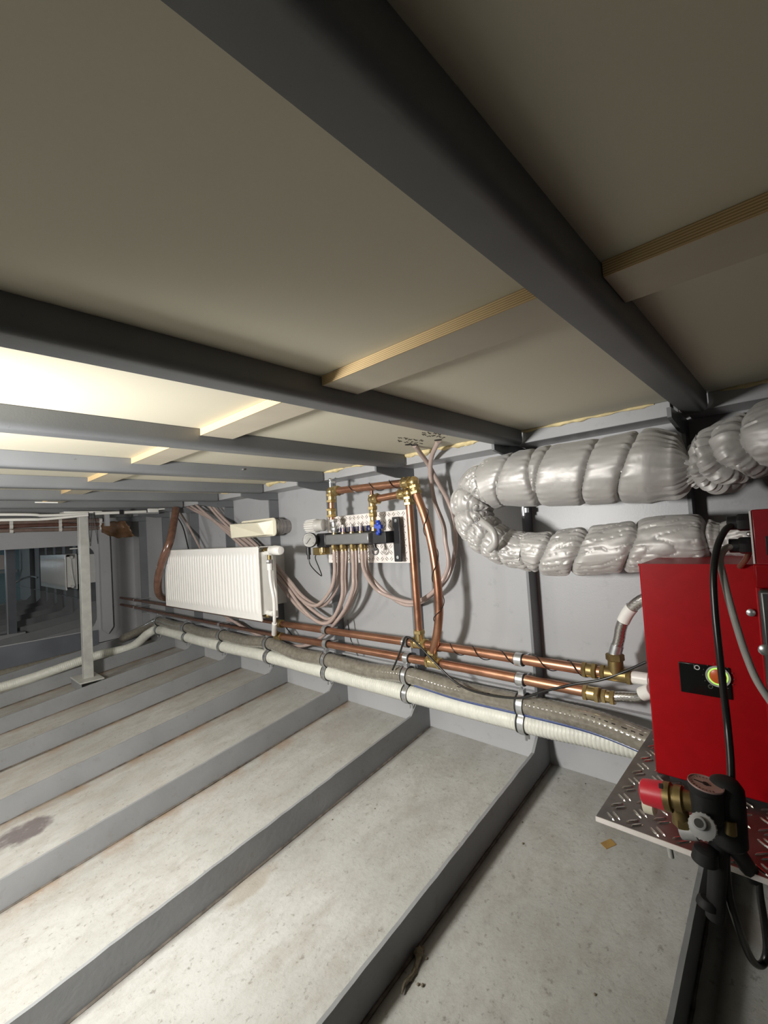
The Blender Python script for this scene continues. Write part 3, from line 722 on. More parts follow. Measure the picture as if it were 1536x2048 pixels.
# lower main
lo = thing('copper_return_main', (XC, 1.2, ZL), 'lower long copper heating pipe with the slanting riser to the air vent', 'pipe')
mk('main_pipe', B().tube([V((XC, .46, ZL)), V((XC, .9, ZL + .002)), V((XC, 1.5, ZL - .006)), V((XC, 2.02, ZL - .014))], RC, 20), 'copper', lo)
c = V((XC, 2.04, ZL - .014)); b = B(); fitting(b, c, (0, 1, 0), L=.05); b.cyl(c, c + V((-.03, 0, .03)), .014); mk('radiator_tee', b, 'brass_dark', lo)
mk('far_pipe', B().tube([V((XC, 2.05, ZL - .014)), V((XC, 3.2, ZL - .016)), V((XC, 4.49, ZL - .012))], .0095, 12), 'copper_old', lo, label='thin tarnished length running aft')
tl = W(868, 1318, x=XC); tl.z = ZL + .001
b = B(); fitting(b, tl, (0, 1, 0), L=.06); b.cyl(tl, tl + V((-.01, 0, .045)), RC + .002); b.hexn(tl + V((-.01, 0, .04)), (0, 0, 1), RC + .006, .018); mk('tee_fitting', b, 'brass', lo)
rp = [tl + V((-.01, 0, .035)), W(875, 1262, x=1.31), W(878, 1205, x=1.305), W(869, 1120, x=1.30), W(853, 1045, x=1.30), W(832, 985, x=1.30)]
mk('riser_pipe', B().tube(spline(rp, 6), RC * .95, 20), 'copper', lo)
q1 = W(827, 964, x=1.30); q2 = W(662, 983, x=1.32)
b = B(); b.ball(q1, .022); fitting(b, q1.lerp(rp[-1], .75), rp[-1] - q1, L=.03); fitting(b, q1.lerp(q2, .07), q2 - q1, L=.035); mk('elbow_fitting', b, 'brass', lo)
mk('cross_pipe', B().tube([q1, q2], RC * .95, 20), 'copper', lo)
q3 = W(657, 1040, x=1.33); q3 = V((1.32, q2.y + .005, q3.z))
b = B(); b.ball(q2, .021); fitting(b, q2 - V((0, 0, .03)), (0, 0, 1), L=.035); fitting(b, q2.lerp(q1, .08), q1 - q2, L=.03); mk('elbow_fitting', b, 'brass', lo)
b = B(); fitting(b, q3 + V((0, 0, .03)), (0, 0, 1), L=.035); mk('drop_union', b, 'brass', lo)
mk('drop_pipe', B().tube([q2, q3], RC * .8, 16), 'copper', lo)
mk('air_vent', B().cyl(q2 + V((0, 0, .01)), q2 + V((0, 0, .045)), .008).ball(q2 + V((0, 0, .052)), .009).cyl(q2 + V((0, 0, .044)), q2 + V((.0, -.035, .036)), .005), 'zinc', lo)
b = B(); fitting(b, (XC, .475, ZL - .002), (0, 1, 0), L=.04); fitting(b, (XC, .43, ZL - .002), (0, 1, 0), r=.013, L=.03); mk('boiler_union', b, 'brass', lo)
# wires wound round the mains
def helix(path, r, turns, wire, name, label):
    P_ = resample(spline(path, 12), .004); T_ = len(P_); out = []
    for i, q in enumerate(P_):
        d = (P_[min(T_ - 1, i + 1)] - P_[max(0, i - 1)]).normalized(); u = V((1, 0, 0)) - d * d.x; u.normalize(); w2 = d.cross(u)
        a = 2 * PI * turns * i / T_ + .6 * math.sin(i * .05); rr_ = r * (1 + .25 * max(0, noise.noise(V((i * .03, turns, 0)))))
        out.append(q + (u * math.cos(a) + w2 * math.sin(a)) * rr_)
    return tag(mk(name, B().tube(out, wire, 5), 'cable'), label, 'wire')
helix([V((XC, .46, ZU)), V((XC, .75, ZU)), V((XC, 1.03, ZU))], RC + .002, 5.5, .0016, 'sensor_wire', 'thin black wire wound around the upper copper pipe near the boiler')
helix(rp[1:], RC + .0015, 3.5, .0016, 'sensor_wire', 'thin black wire wound around the slanting copper riser')
helix([q1.lerp(q2, .1), q1.lerp(q2, .5), q1.lerp(q2, .9)], RC + .0015, 3.5, .0016, 'sensor_wire', 'thin black wire wound around the top cross pipe over the manifold')
# pipe clamps on the mains
for i, (y, lab) in enumerate([(.692, 'nearest the boiler'), (1.165, 'left of the riser tees'), (1.655, 'below the coiled manifold hoses')]):
    for z, nm in ((ZU - (.001 if i == 0 else .003 + .004 * (i == 2)), 'upper'), (ZL - (.0 if i < 2 else .006), 'lower')):
        t_ = thing('pipe_clamp', (XC + .03, y, z - .03), 'zinc pipe clamp on the %s copper pipe, %s' % (nm, lab), 'clamp', 'zinc clamps on the copper mains')
        mk('clamp_band', B().ring((XC, y, z), (0, 1, 0), RC + .003, .024, .0022), 'zinc', t_)
        mk('rubber_liner', B().ring((XC, y, z), (0, 1, 0), RC, .030, .0032), 'blackmat', t_)
        mk('stud_bolt', B().cyl((XC + .015, y, z), (1.42, y, z), .004, 8), 'zinc', t_)
    tag(mk('channel_piece', B().box(1.39, 1.42, y - .03, y + .012, ZL - .035, ZU + .0), 'darkpaint', smooth=False), 'dark mounting strip behind the pair of pipe clamps %s' % lab, 'bracket') if i == 1 else None
for (px, py, z, lab) in ((270, 1197, ZU - .015, 'upper'), (270, 1214, ZL - .012, 'lower')):
    y = W(px, py, x=XC).y
    t_ = thing('pipe_clamp', (XC + .03, y, z - .03), 'zinc clamp on the %s thin pipe near the bulkhead' % lab, 'clamp')
    mk('clamp_band', B().ring((XC, y, z), (0, 1, 0), .012, .02, .002), 'zinc', t_); mk('stud_bolt', B().cyl((XC + .01, y, z), (HX, y, z), .004, 8), 'zinc', t_)
y = W(440, 1250, x=XC).y
t_ = thing('pipe_clamp', (XC + .03, y, ZL - .05), 'zinc clamp on the lower thin pipe under the radiator', 'clamp')
mk('clamp_band', B().ring((XC, y, ZL - .015), (0, 1, 0), .012, .024, .002), 'zinc', t_); mk('stud_bolt', B().cyl((XC + .01, y, ZL - .015), (HX, y, ZL - .015), .004, 8), 'zinc', t_)
# black cables around the mains
wtube('black_cable', [W(785, 1340, x=1.33), W(800, 1305, x=1.325), W(808, 1280, x=1.325), W(815, 1274, x=1.32), W(832, 1285, x=1.32), W(870, 1325, x=1.32), W(912, 1365, x=1.32), W(960, 1386, x=1.318), W(1035, 1396, x=1.318), W(1090, 1382, x=1.32), W(1150, 1368, x=1.325), W(1200, 1360, x=1.33), W(1245, 1345, x=1.335), W(1292, 1324, x=1.335)], .0038, 'cable', 'black cable sagging from the riser tees to the red boiler', 'cable')
wtube('black_cable', [W(695, 1240, x=1.42), W(702, 1280, x=1.42), W(716, 1312, x=1.42)], .003, 'cable', 'short black cable behind the copper pipes below the manifold', 'cable')
wtube('black_cable', [W(570, 1252, x=1.40), W(580, 1265, x=1.40), W(592, 1278, x=1.41)], .003, 'cable', 'short black cable behind the pipes right of the radiator foot', 'cable')
# braided connectors to the boiler
t_ = thing('braided_hose', W(1237, 1300, x=XC), 'braided steel hose arching from the copper tee up to the boiler', 'hose')
bp = spline([V((XC, .405, ZU + .055)), W(1238, 1278, x=XC), W(1243, 1252, x=XC - .005), W(1258, 1222, x=XC - .01), W(1280, 1202, x=XC - .02), W(1310, 1190, x=XC - .03)], 10)
bq_ = resample(bp, .0022)
mk('braid', B().tube(bq_, 0, 32, rf=lambda i, k, a: .0142 * (1 + .035 * max(math.sin(8 * a + i * 1.3), math.sin(8 * a - i * 1.3)))), 'braid', t_)
mk('crimp_sleeve', B().tube(bp[0:7], .0165, 18), 'zinc', t_)
i0 = int(len(bp) * .46); i1 = int(len(bp) * .68)
mk('printed_tag', B().tube(bp[i0:i1], .0162, 18), 'washer', t_, label='white printed tag around the hose')
t_ = thing('braided_hose', W(1250, 1390, x=XC), 'short braided steel hose from the lower copper pipe to the boiler', 'hose')
bq_ = resample(spline([V((XC, .425, ZL - .002)), W(1245, 1393, x=XC), W(1275, 1394, x=XC - .01), W(1296, 1385, x=XC - .02), W(1330, 1380, x=XC - .03)]), .0022)
mk('braid', B().tube(bq_, 0, 32, rf=lambda i, k, a: .0132 * (1 + .035 * max(math.sin(8 * a + i * 1.3), math.sin(8 * a - i * 1.3)))), 'braid', t_)
mk('plastic_collar', B().cyl(W(1284, 1388, x=1.33), W(1304, 1381, x=1.32), .018), 'whitepl', t_)

# ================================================================== MANIFOLD
def tread(b, o, u, v_, nn, nu, nv, cell, L, wd, h, inside=None):
    u = V(u); v_ = V(v_); nn = V(nn)
    for i in range(nu):
        for j in range(nv):
            c = V(o) + u * ((i + .5) * cell) + v_ * ((j + .5) * cell)
            s_ = 1 if (i + j) % 2 == 0 else -1
            d = (u + v_ * s_).normalized(); e = (v_ - u * s_).normalized()
            for q in (-1, 1):
                cc = c + e * (q * cell * .155); seg = 8; vs = []
                for k in range(seg): a = 2 * PI * k / seg; vs.append(cc + d * (math.cos(a) * L / 2) + e * (math.sin(a) * wd / 2))
                for k in range(seg): a = 2 * PI * k / seg; vs.append(cc + d * (math.cos(a) * L / 2 * .75) + e * (math.sin(a) * wd / 2 * .4) + nn * h)
                fs = [(k, (k + 1) % seg, seg + (k + 1) % seg, seg + k) for k in range(seg)] + [tuple(range(seg, 2 * seg))]
                if d.cross(e).dot(nn) < 0: fs = [f[::-1] for f in fs]
                b.add(vs, fs)
XP = 1.404
b = B().box(XP, XP + .006, 1.165, 1.66, -.137, .079)
b.v = [q if q.y < 1.4 or q.z > 0 else V((q.x, q.y + .01, q.z - .001)) for q in b.v]
b2 = B(); tread(b2, (XP, 1.172, -.134), (0, 1, 0), (0, 0, 1), (-1, 0, 0), 18, 8, .0265, .0195, .0050, .0030)
chq = mk('chequer_plate', b, 'alu', smooth=False); mk('tread_pattern', b2, plain('tread_bar', (.60, .55, .51), .35, .5), chq, smooth=False)
tag(chq, 'small bright chequer plate fixed to two ribs behind the manifold', 'plate')

mf = thing('heating_manifold', (1.345, 1.44, -.06), 'black and grey heating manifold with four flow meters on the bright chequer plate', 'manifold')
mk('front_bar', B().box(1.305, 1.345, 1.297, 1.57, -.050, -.004), plain('brushed_bar', (.22, .22, .22), .35, .5), mf, bevel=.005, label='brushed grey bar')
mk('rear_bar', B().box(1.352, 1.39, 1.297, 1.57, -.056, .004), 'black', mf, bevel=.005)
mk('end_block', B().box(1.302, 1.385, 1.565, 1.632, -.060, .004), 'black', mf, bevel=.008)
b = B().box(1.322, 1.385, 1.215, 1.30, -.052, -.004); b.box(1.372, 1.380, 1.183, 1.222, -.130, .052); b.box(1.380, 1.4035, 1.205, 1.213, -.130, .052); b.box(1.380, 1.385, 1.205, 1.218, -.052, -.004)
mk('bracket', b, 'black', mf, bevel=.003)
for z in (-.112, .036): mk('bracket_screw', B().cyl((1.374, 1.200, z), (1.368, 1.200, z), .007, 12), 'zinc', mf)
FX = [W(px, 1060, x=1.325).y for px in (668, 686, 703, 721)]
for y in FX:
    mk('flow_meter', B().cyl((1.325, y, -.004), (1.325, y, .036), .0065, 12), 'clear', mf)
    mk('flow_indicator', B().cyl((1.325, y, .0), (1.325, y, .020), .003, 8), 'redtube', mf)
    mk('brass_collar', B().lathe((1.325, y, -.006), (0, 0, 1), [(0, .010), (.008, .010), (.010, .007)], 12), 'brass', mf)
    mk('blue_cap', B().lathe((1.37, y - .012, .002), (0, 0, 1), [(0, .014), (.004, .015), (.02, .015), (.024, .012)], 18), 'bluecap', mf)
hx = [(668, 1.325), (677, 1.37), (685, 1.325), (692, 1.37), (705, 1.325), (712, 1.37), (724, 1.325), (731, 1.37)]
for px, x in hx:
    y = W(px, 1100, x=x).y
    mk('hose_coupling', B().hexn((x, y, -.062), (0, 0, 1), .012, .022).cyl((x, y, -.05), (x, y, -.08), .0095, 12), 'brass' if x < 1.35 else 'brass_dark', mf)
y = W(645, 1098, x=1.32).y
mk('drain_valve', B().cyl((1.32, y, -.06), (1.32, y, -.085), .010).hexn((1.32, y, -.088), (0, 0, 1), .013, .012), 'brass', mf)
y = W(752, 1100, x=1.33).y
mk('end_valve', B().ring((1.325, y, -.083), (1, .3, 0), .012, .008, .004).cyl((1.33, y + .008, -.05), (1.33, y, -.08), .007), 'black', mf)
# union above the end block, thermostat head, pump thermometer
yv = q3.y
mk('inlet_valve', B().cyl((1.33, yv, q3.z), (1.335, yv, .0), .014).hexn((1.33, yv, q3.z - .005), (0, 0, 1), .019, .016).ball((1.335, yv, .02), .02), 'zinc', mf)
hp = W(650, 1050, x=1.325)
ax = (W(613, 1053, x=1.30) - hp)
L_ = ax.length; A_ = ax.normalized()
b = B().lathe(hp, A_, [(0, .020), (.004, .027), (L_ * .32, .0275), (L_ * .36, .030), (L_ * .9, .028), (L_, .021), (L_ + .003, .010)], 26)
th = mk('thermostat_head', b, plain('pale_grey_plastic', (.50, .48, .45), .3, var=.03), mf, label='pale ribbed thermostat knob')
b = B(); u_ = A_.orthogonal().normalized(); w_2 = A_.cross(u_)
for k in range(16):
    a = 2 * PI * k / 16; dr = u_ * math.cos(a) + w_2 * math.sin(a)
    b.tube([hp + A_ * (L_ * .45) + dr * .0295, hp + A_ * (L_ * .95) + dr * .0278], .0018, 6)
mk('grip_rib', b, 'whitepl', th)
gc = W(620, 1080, x=1.262); ga = V((-.86, .02, .04)).normalized()
ga = V((-.80, -.45, .02)).normalized()
b = B().lathe(gc - ga * .012, ga, [(0, .030), (.004, .034), (.016, .034), (.018, .031), (.018, .030)], 30); gz_ = mk('gauge_body', b, 'black', mf)
mk('gauge_face', B().lathe(gc + ga * .0055, ga, [(0, .029), (.0012, .029)], 30), 'dial', gz_)
b = B()
uu = ga.cross(V((0, 0, 1))).normalized(); vv = uu.cross(ga)
for k in range(21):
    a = math.radians(-40 + 260 * k / 20); d = uu * math.cos(a) + vv * math.sin(a)
    b.obox(gc + ga * .0072 + d * .0235, d, ga, d.cross(ga), .003 if k % 5 == 0 else .0018, .0003, .0005)
b.obox(gc + ga * .0078 + (uu * .5 - vv * .6) * .008, (uu * .5 - vv * .6), ga, (uu * .5 - vv * .6).cross(ga), .016, .0004, .0011)
mk('gauge_scale', b, 'ink', gz_, smooth=False)
mk('gauge_glass', B().lathe(gc + ga * .009, ga, [(0, .031), (.006, .030), (.010, .026)], 30), 'glass', gz_)
mk('gauge_stem', B().cyl(gc - ga * .01, V((1.345, 1.65, -.035)), .014), 'black', mf)
b = B().box(1.31, 1.37, 1.615, 1.67, -.095, -.06); mk('pump_connector', b, 'brass_dark', mf, bevel=.004)
cp = W(617, 1104, x=1.305)
mk('sensor_plug', B().cyl(cp + V((0, 0, .022)), cp - V((0, 0, .014)), .011, 14).cyl(cp - V((0, 0, .01)), cp - V((0, 0, .034)), .007, 12), 'black', mf)
wtube('gauge_cable', [cp - V((0, 0, .03)), W(620, 1128, x=1.305), W(628, 1139, x=1.305), W(641, 1151, x=1.305), W(643, 1149, x=1.307), W(637, 1133, x=1.31), W(631, 1118, x=1.31), W(632, 1110, x=1.315), W(640, 1103, x=1.32)], .0025, 'cable', 'thin black cable looping below the manifold pressure gauge', 'cable')

# PEX hoses
def pex(pts, label, r=.0085, mat='hose_pex'):
    P_ = [V(q) if len(q) == 3 and isinstance(q, V) else W(q[0], q[1], x=q[2]) for q in pts]
    return tag(mk('heating_hose', B().tube(spline(P_, 8), r, 12), mat), label, 'hose', None)
def start(i): px, x = hx[i]; y = W(px, 1100, x=x).y; return [V((x, y, -.075)), V((x, y, -.10))]
pex(start(0) + [(669, 1150, 1.33), (660, 1182, 1.34), (633, 1211, 1.36), (603, 1199, 1.385), (578, 1168, 1.40), (552, 1136, 1.405), (500, 1086, 1.405), (455, 1052, 1.40), (419, 1012, 1.38), (416, 992, 1.37)],
    'pinkish hose leaving the manifold farthest left, curling up behind the radiator')
pex(start(1) + [(677, 1150, 1.37), (671, 1182, 1.375), (643, 1212, 1.385), (607, 1194, 1.40), (578, 1160, 1.405), (548, 1126, 1.405), (502, 1080, 1.405), (462, 1050, 1.40), (432, 1020, 1.39), (412, 992, 1.38)],
    'pinkish hose second from the left at the manifold, curling up behind the radiator')
pex(start(2) + [(685, 1150, 1.33), (684, 1195, 1.335), (668, 1234, 1.35), (650, 1247, 1.36), (626, 1237, 1.37), (598, 1208, 1.385), (574, 1174, 1.395), (548, 1142, 1.40), (492, 1090, 1.40), (440, 1050, 1.395), (395, 1012, 1.38), (388, 1000, 1.38)],
    'pinkish hose third from the left at the manifold, with the deepest leftward loop')
pex(start(3) + [(692, 1150, 1.37), (691, 1182, 1.375), (675, 1224, 1.38), (656, 1238, 1.385), (628, 1222, 1.395), (600, 1196, 1.40), (572, 1160, 1.41), (548, 1130, 1.41), (490, 1080, 1.41), (430, 1042, 1.40), (372, 1012, 1.39), (364, 1000, 1.38)],
    'pinkish hose fourth from the left at the manifold, curling up behind the radiator')
pex(start(4) + [(707, 1150, 1.33), (705, 1182, 1.33), (684, 1228, 1.35), (646, 1272, 1.402), (615, 1290, 1.40), (580, 1291, 1.42), (540, 1280, 1.43), (500, 1262, 1.43), (468, 1243, 1.42), (440, 1226, 1.42)],
    'pinkish hose fifth from the left at the manifold, passing down behind the copper pipes')
pex(start(5) + [(714, 1150, 1.37), (710, 1182, 1.37), (694, 1220, 1.375), (665, 1244, 1.385), (632, 1240, 1.395), (598, 1216, 1.40), (570, 1182, 1.40), (545, 1150, 1.40), (490, 1098, 1.395), (425, 1040, 1.39), (380, 1010, 1.38), (372, 998, 1.38)],
    'pinkish hose sixth from the left at the manifold, crossing in front of its neighbours')
pex(start(6) + [(727, 1135, 1.34), (738, 1160, 1.36), (760, 1184, 1.39), (800, 1200, 1.405), (828, 1204, 1.405), (855, 1193, 1.40), (880, 1168, 1.385), (897, 1130, 1.41), (891, 1085, 1.42), (887, 1050, 1.42), (869, 1002, 1.41), (861, 952, 1.37), (863, 915, 1.32), W(877, 882, z=.29)],
    'right hand pinkish hose loop, the inner one rising to the deck hole')
pex(start(7) + [(735, 1138, 1.38), (748, 1162, 1.39), (775, 1188, 1.405), (810, 1209, 1.42), (842, 1204, 1.42), (872, 1182, 1.41), (898, 1148, 1.44), (911, 1095, 1.45), (908, 1045, 1.45), (896, 1002, 1.44), (876, 965, 1.40), (856, 928, 1.35), W(829, 891, z=.29)],
    'right hand pinkish hose loop, the outer one crossing behind its twin to the deck')
pex([(347, 1004, 1.38), (358, 1022, 1.38), (378, 1054, 1.40), (398, 1092, 1.40), (404, 1104, 1.40)], 'thin pinkish hose dropping behind the left half of the radiator', .0075)
wtube('black_cable', [W(352, 1030, x=1.43), W(366, 1055, x=1.43), W(377, 1098, x=1.43)], .004, 'cable', 'thin dark cable behind the glossy brown hose', 'cable')
pex([(470, 1244, 1.39), (500, 1262, 1.40), (530, 1276, 1.41), (556, 1285, 1.42)], 'short pinkish hose emerging under the radiator', .0085)
pex([(455, 1240, 1.42), (480, 1247, 1.43), (520, 1270, 1.44), (600, 1300, 1.45)], 'lower pinkish hose under the radiator against the hull side', .0085)
b = B().tube(spline([W(352, 1018, x=1.30), W(347, 1048, x=1.25), W(340, 1082, x=1.20), W(326, 1118, x=1.165), W(317, 1152, x=1.16), (W(316, 1180, x=1.18)), W(322, 1193, x=1.22), W(334, 1196, x=1.28)], 10), .024, 20)
tag(mk('brown_hose', b, 'hose_brown'), 'thick glossy brown hose hanging in an arc at the left end of the radiator', 'hose')

# radiator valve and its white feed pipe
t_ = thing('thermostatic_valve', W(545, 1100, x=1.245), 'white thermostatic valve at the upper right corner of the large radiator', 'valve')
vc = V((1.25, 1.90, -.075))
vc = W(538, 1101, x=1.25)
mk('valve_body', B().cyl(vc + V((0, .05, 0)), vc - V((0, .01, 0)), .011).cyl(vc, vc - V((0, 0, .045)), .010).hexn(vc + V((0, .03, 0)), (0, 1, 0), .016, .014), 'brass_dark', t_)
hd = W(541, 1100, x=1.24); he = W(562, 1101, x=1.235); A_ = (he - hd).normalized(); L_ = (he - hd).length
mk('thermostat_knob', B().lathe(hd, A_, [(0, .013), (.004, .020), (L_ * .35, .022), (L_ * .4, .0235), (L_ * .92, .022), (L_, .017), (L_ + .002, .006)], 24), 'white', t_)
mk('pipe_nut', B().hexn(vc - V((0, 0, .055)), (0, 0, 1), .016, .02), 'zinc', t_)
t_ = thing('radiator_feed_pipe', W(546, 1270, x=1.30), 'slim white pipe bowing down from the radiator valve to the copper main', 'pipe')
fp = spline([W(539, 1120, x=1.25), W(541, 1160, x=1.25), W(548, 1200, x=1.25), W(549, 1240, x=1.26), W(548, 1268, x=1.31)], 10)
mk('tube', B().tube(fp, .0085, 14), 'white', t_); mk('upper_sleeve', B().tube(fp[:6], .0135, 16), 'white', t_); mk('lower_sleeve', B().tube(fp[-9:], .0125, 16), 'white', t_)
t_ = thing('radiator_return_valve', W(533, 1230, x=1.25), 'small brass and white lockshield at the lower right corner of the radiator', 'valve')
c = W(533, 1230, x=1.25); mk('valve_body', B().cyl(c + V((0, .06, 0)), c - V((0, .012, 0)), .012).ball(c - V((0, .012, 0)), .014), 'brass_dark', t_); mk('collar', B().cyl(c + V((0, .06, 0)), c + V((0, .02, 0)), .018), 'whitepl', t_)

# cream vent on a metal duct
t_ = thing('wall_vent', (1.40, 2.05, .0), 'cream plastic vent hood on a short metal duct above the radiator', 'vent')
A1 = W(551, 1054, x=1.365)
ya, yb = A1.y, W(482, 1060, x=1.365).y; zc = W(520, 1056, x=1.365).z; hh = .049
fl = [(1.365, yy, zz) for yy, zz in rr(ya, yb, zc - hh, zc + hh, .024)]
mk('flange', B().prism(fl, (.008, 0, 0)), 'cream', t_, bevel=.002)
f_ = rr(ya + .026, yb - .010, zc - hh + .006, zc + hh - .012, .006, 3)
top = [(1.262, yb - .02 - .0, zc + hh - .030), (1.262, yb - .012, zc - hh + .012), (1.262, ya + .08, zc - hh + .012), (1.262, ya + .08, zc + hh - .030)]
bq = [(1.32, yb - .008, zc + hh - .010), (1.32, yb - .008, zc - hh + .004), (1.32, ya + .024, zc - hh + .004), (1.32, ya + .024, zc + hh - .010)]
bq = [(1.365, yb - .008, zc + hh - .010), (1.365, yb - .008, zc - hh + .004), (1.365, ya + .024, zc - hh + .004), (1.365, ya + .024, zc + hh - .010)]
top = [(1.300, yb + .012, zc + hh - .016), (1.300, yb + .002, zc - hh + .002), (1.335, ya + .065, zc - hh + .008), (1.305, ya + .085, zc + hh - .022)]
b = B().add(top + bq, [(0, 1, 2), (0, 2, 3), (0, 4, 5, 1), (1, 5, 6, 2), (2, 6, 7, 3), (3, 7, 4, 0)])
mk('hood', b, 'cream', t_, smooth=False, bevel=.005)
mk('duct_collar', B().cyl((1.372, ya + .045, zc), (1.44, ya + .045, zc), .043, 32).ring((1.385, ya + .045, zc), (1, 0, 0), .043, .007, .004, 32).ring((1.41, ya + .045, zc), (1, 0, 0), .043, .007, .004, 32).cyl((1.43, ya + .045, zc), (HX, ya + .045, zc), .038, 28), plain('dull_duct', (.36, .33, .31), .35, .7), t_)

# ================================================================== SILVER QUILTED EXHAUST DUCT
def quilt(ctrl, seams, name, label, n_seg=120, wr=1.0, seed=0, parent=None, closing=True):
    P_ = spline([c[0] for c in ctrl], 40); R_ = []
    m_ = len(ctrl) - 1
    for i in range(len(P_)):
        f = i / 40; k = min(int(f), m_ - 1); u = f - k; u = u * u * (3 - 2 * u); R_.append(ctrl[k][1] * (1 - u) + ctrl[k + 1][1] * u)
    # resample uniformly
    S = [0.0]
    for a, b_ in zip(P_, P_[1:]): S.append(S[-1] + (b_ - a).length)
    tot = S[-1]; N = int(tot / .0022); Q = []; QR = []; j = 0
    for i in range(N + 1):
        s_ = tot * i / N
        while j < len(S) - 2 and S[j + 1] < s_: j += 1
        t_ = (s_ - S[j]) / max(1e-9, S[j + 1] - S[j]); Q.append(P_[j].lerp(P_[j + 1], t_)); QR.append(R_[j] * (1 - t_) + R_[j + 1] * t_)
    sm = [(f * tot, dp, wd, tl, ph) for f, dp, wd, tl, ph in seams]
    def rf(i, k, a):
        s_ = tot * i / N; r = QR[i]; g = 0; wr_ = 0; edge_ = 1e9
        for q, (s0, dp, wd, tl, ph) in enumerate(sm):
            sk = s0 + tl * math.cos(a - ph) + .004 * noise.noise(V((math.cos(a) * 1.5, math.sin(a) * 1.5, q)))
            d = abs(s_ - sk); x_ = d / wd
            g += dp * math.exp(-x_ ** 1.1) + .055 * math.exp(-(d / .0024) ** 2)
            # gathers radiating from the seam
            amp = dp * .75 * math.exp(-d / (wd * 2.6)) * (1 - math.exp(-d / .004))
            wr_ += amp * noise.noise(V((math.cos(a) * 8 + q * 3, math.sin(a) * 8, s_ * 4 + seed)))
        fold = .040 * wr * noise.noise(V((math.cos(a) * 2.2 + seed, math.sin(a) * 2.2, s_ * 14)))
        ridge = abs(noise.noise(V((math.cos(a) * 3.0, math.sin(a) * 3.0 + seed, s_ * 17 + math.cos(a) * 2))))
        crease = -.10 * wr * wr * math.exp(-ridge * 16)
        fine = .004 * wr * noise.noise(V((math.cos(a) * 8, math.sin(a) * 8, s_ * 45)))
        return r * max(.12, 1 - g + wr_ + fold + crease * .6 + fine)
    b = B().tube(Q, 0, n_seg, rf=rf)
    return b
D = lambda px, py, x: W(px, py, x=x)
XD = 1.30
upper = [(D(1352, 933, XD), .080), (D(1300, 933, XD), .094), (D(1240, 938, XD), .091), (D(1180, 945, XD), .091), (D(1110, 951, XD), .089), (D(1050, 957, XD), .086), (D(1005, 962, XD), .080)]
duct = thing('insulated_duct', (1.3, .55, -.18), 'bulging silver quilted exhaust duct bent in a U over the red boiler', 'duct')
b = quilt([(D(1400, 928, XD), .048)] + upper + [(D(980, 972, XD), .078)],
          [(.03, .45, .012, .01, 0), (.27, .17, .006, .028, 2.2), (.43, .15, .006, .026, 2.2), (.66, .13, .006, .024, 2.3), (.70, .12, .006, -.004, 2.2), (.885, .13, .006, .03, 2.2)], 'u', '', wr=.35, seed=1)
mk('upper_run', b, 'quilt', duct)
elb = [(D(1015, 958, XD), .074), (D(975, 968, XD), .078), (D(948, 1000, XD - .01), .074), (D(948, 1038, XD - .015), .066), (D(975, 1072, XD - .015), .064), (D(1010, 1093, XD - .01), .060), (D(1050, 1102, XD), .056)]
b = quilt(elb, [(.16, .15, .008, .012, .5), (.33, .18, .009, .012, .8), (.48, .20, .008, .015, .9), (.60, .16, .008, .01, .2), (.73, .18, .008, .01, .2), (.86, .16, .008, .012, .2)], 'e', '', wr=1.15, seed=8)
mk('elbow', b, 'quilt', duct, label='crumpled elbow')
low = [(D(1020, 1094, XD), .056), (D(1060, 1103, XD), .060), (D(1100, 1107, XD), .064), (D(1150, 1104, XD), .068), (D(1210, 1098, XD), .067), (D(1270, 1092, XD), .067), (D(1340, 1086, XD), .070), (D(1405, 1086, XD), .068), (D(1436, 1086, XD), .048), (D(1446, 1086, XD), .034), (D(1462, 1080, XD), .044), (D(1500, 1072, XD), .05), (D(1560, 1062, XD), .05)]
b = quilt(low, [(.10, .16, .008, .02, 1.2), (.19, .22, .008, -.025, 1.0), (.33, .24, .009, -.035, 1.2), (.53, .20, .008, -.032, 1.4), (.795, .30, .007, .004, 0)], 'l', '', wr=.9, seed=21)
mk('lower_run', b, 'quilt', duct, label='crumpled lower run')
far_ = [(D(1386, 935, XD), .044), (D(1402, 934, XD - .01), .066), (D(1432, 925, XD - .02), .080), (D(1470, 900, XD - .03), .078), (D(1510, 885, XD - .04), .074), (D(1560, 870, XD - .05), .080), (D(1640, 850, XD - .05), .084)]
b = quilt(far_, [(.06, .32, .008, .006, 0), (.26, .30, .010, .026, 2.6), (.42, .26, .010, .028, 2.8), (.62, .22, .009, .02, 2.4)], 'f', '', wr=.7, seed=33)
mk('right_end', b, 'quilt', duct, label='pinched bulging end near the picture edge')
b = B().tube(spline([D(960, 1040, 1.22), D(985, 1062, 1.20), D(990, 1085, 1.20), D(978, 1100, 1.21)], 8), .011, 10)
mk('tie_strap', b, 'quilt', duct)
mk('tie_wire', B().tube(spline([D(947, 1040, 1.205), D(951, 1035, 1.20), D(955, 1040, 1.20), D(950, 1044, 1.205), D(955, 1048, 1.205)], 6), .002, 6), 'zinc', duct)
for px in (1200, 1330): mk('hanger_band', B().box(HX - .18, HX, D(px, 940, XD).y, D(px, 940, XD).y + .02, D(px, 940, XD).z - .012, D(px, 940, XD).z + .012), 'zinc', duct, smooth=False)
# clip behind the duct on the rib
tag(mk('rib_clip', B().box(1.405, 1.415, .667, .671, .02, .065).box(1.41, 1.43, .660, .669, .03, .045), 'zinc', smooth=False), 'small bright clip on the rib between the two runs of silver duct', 'clip')

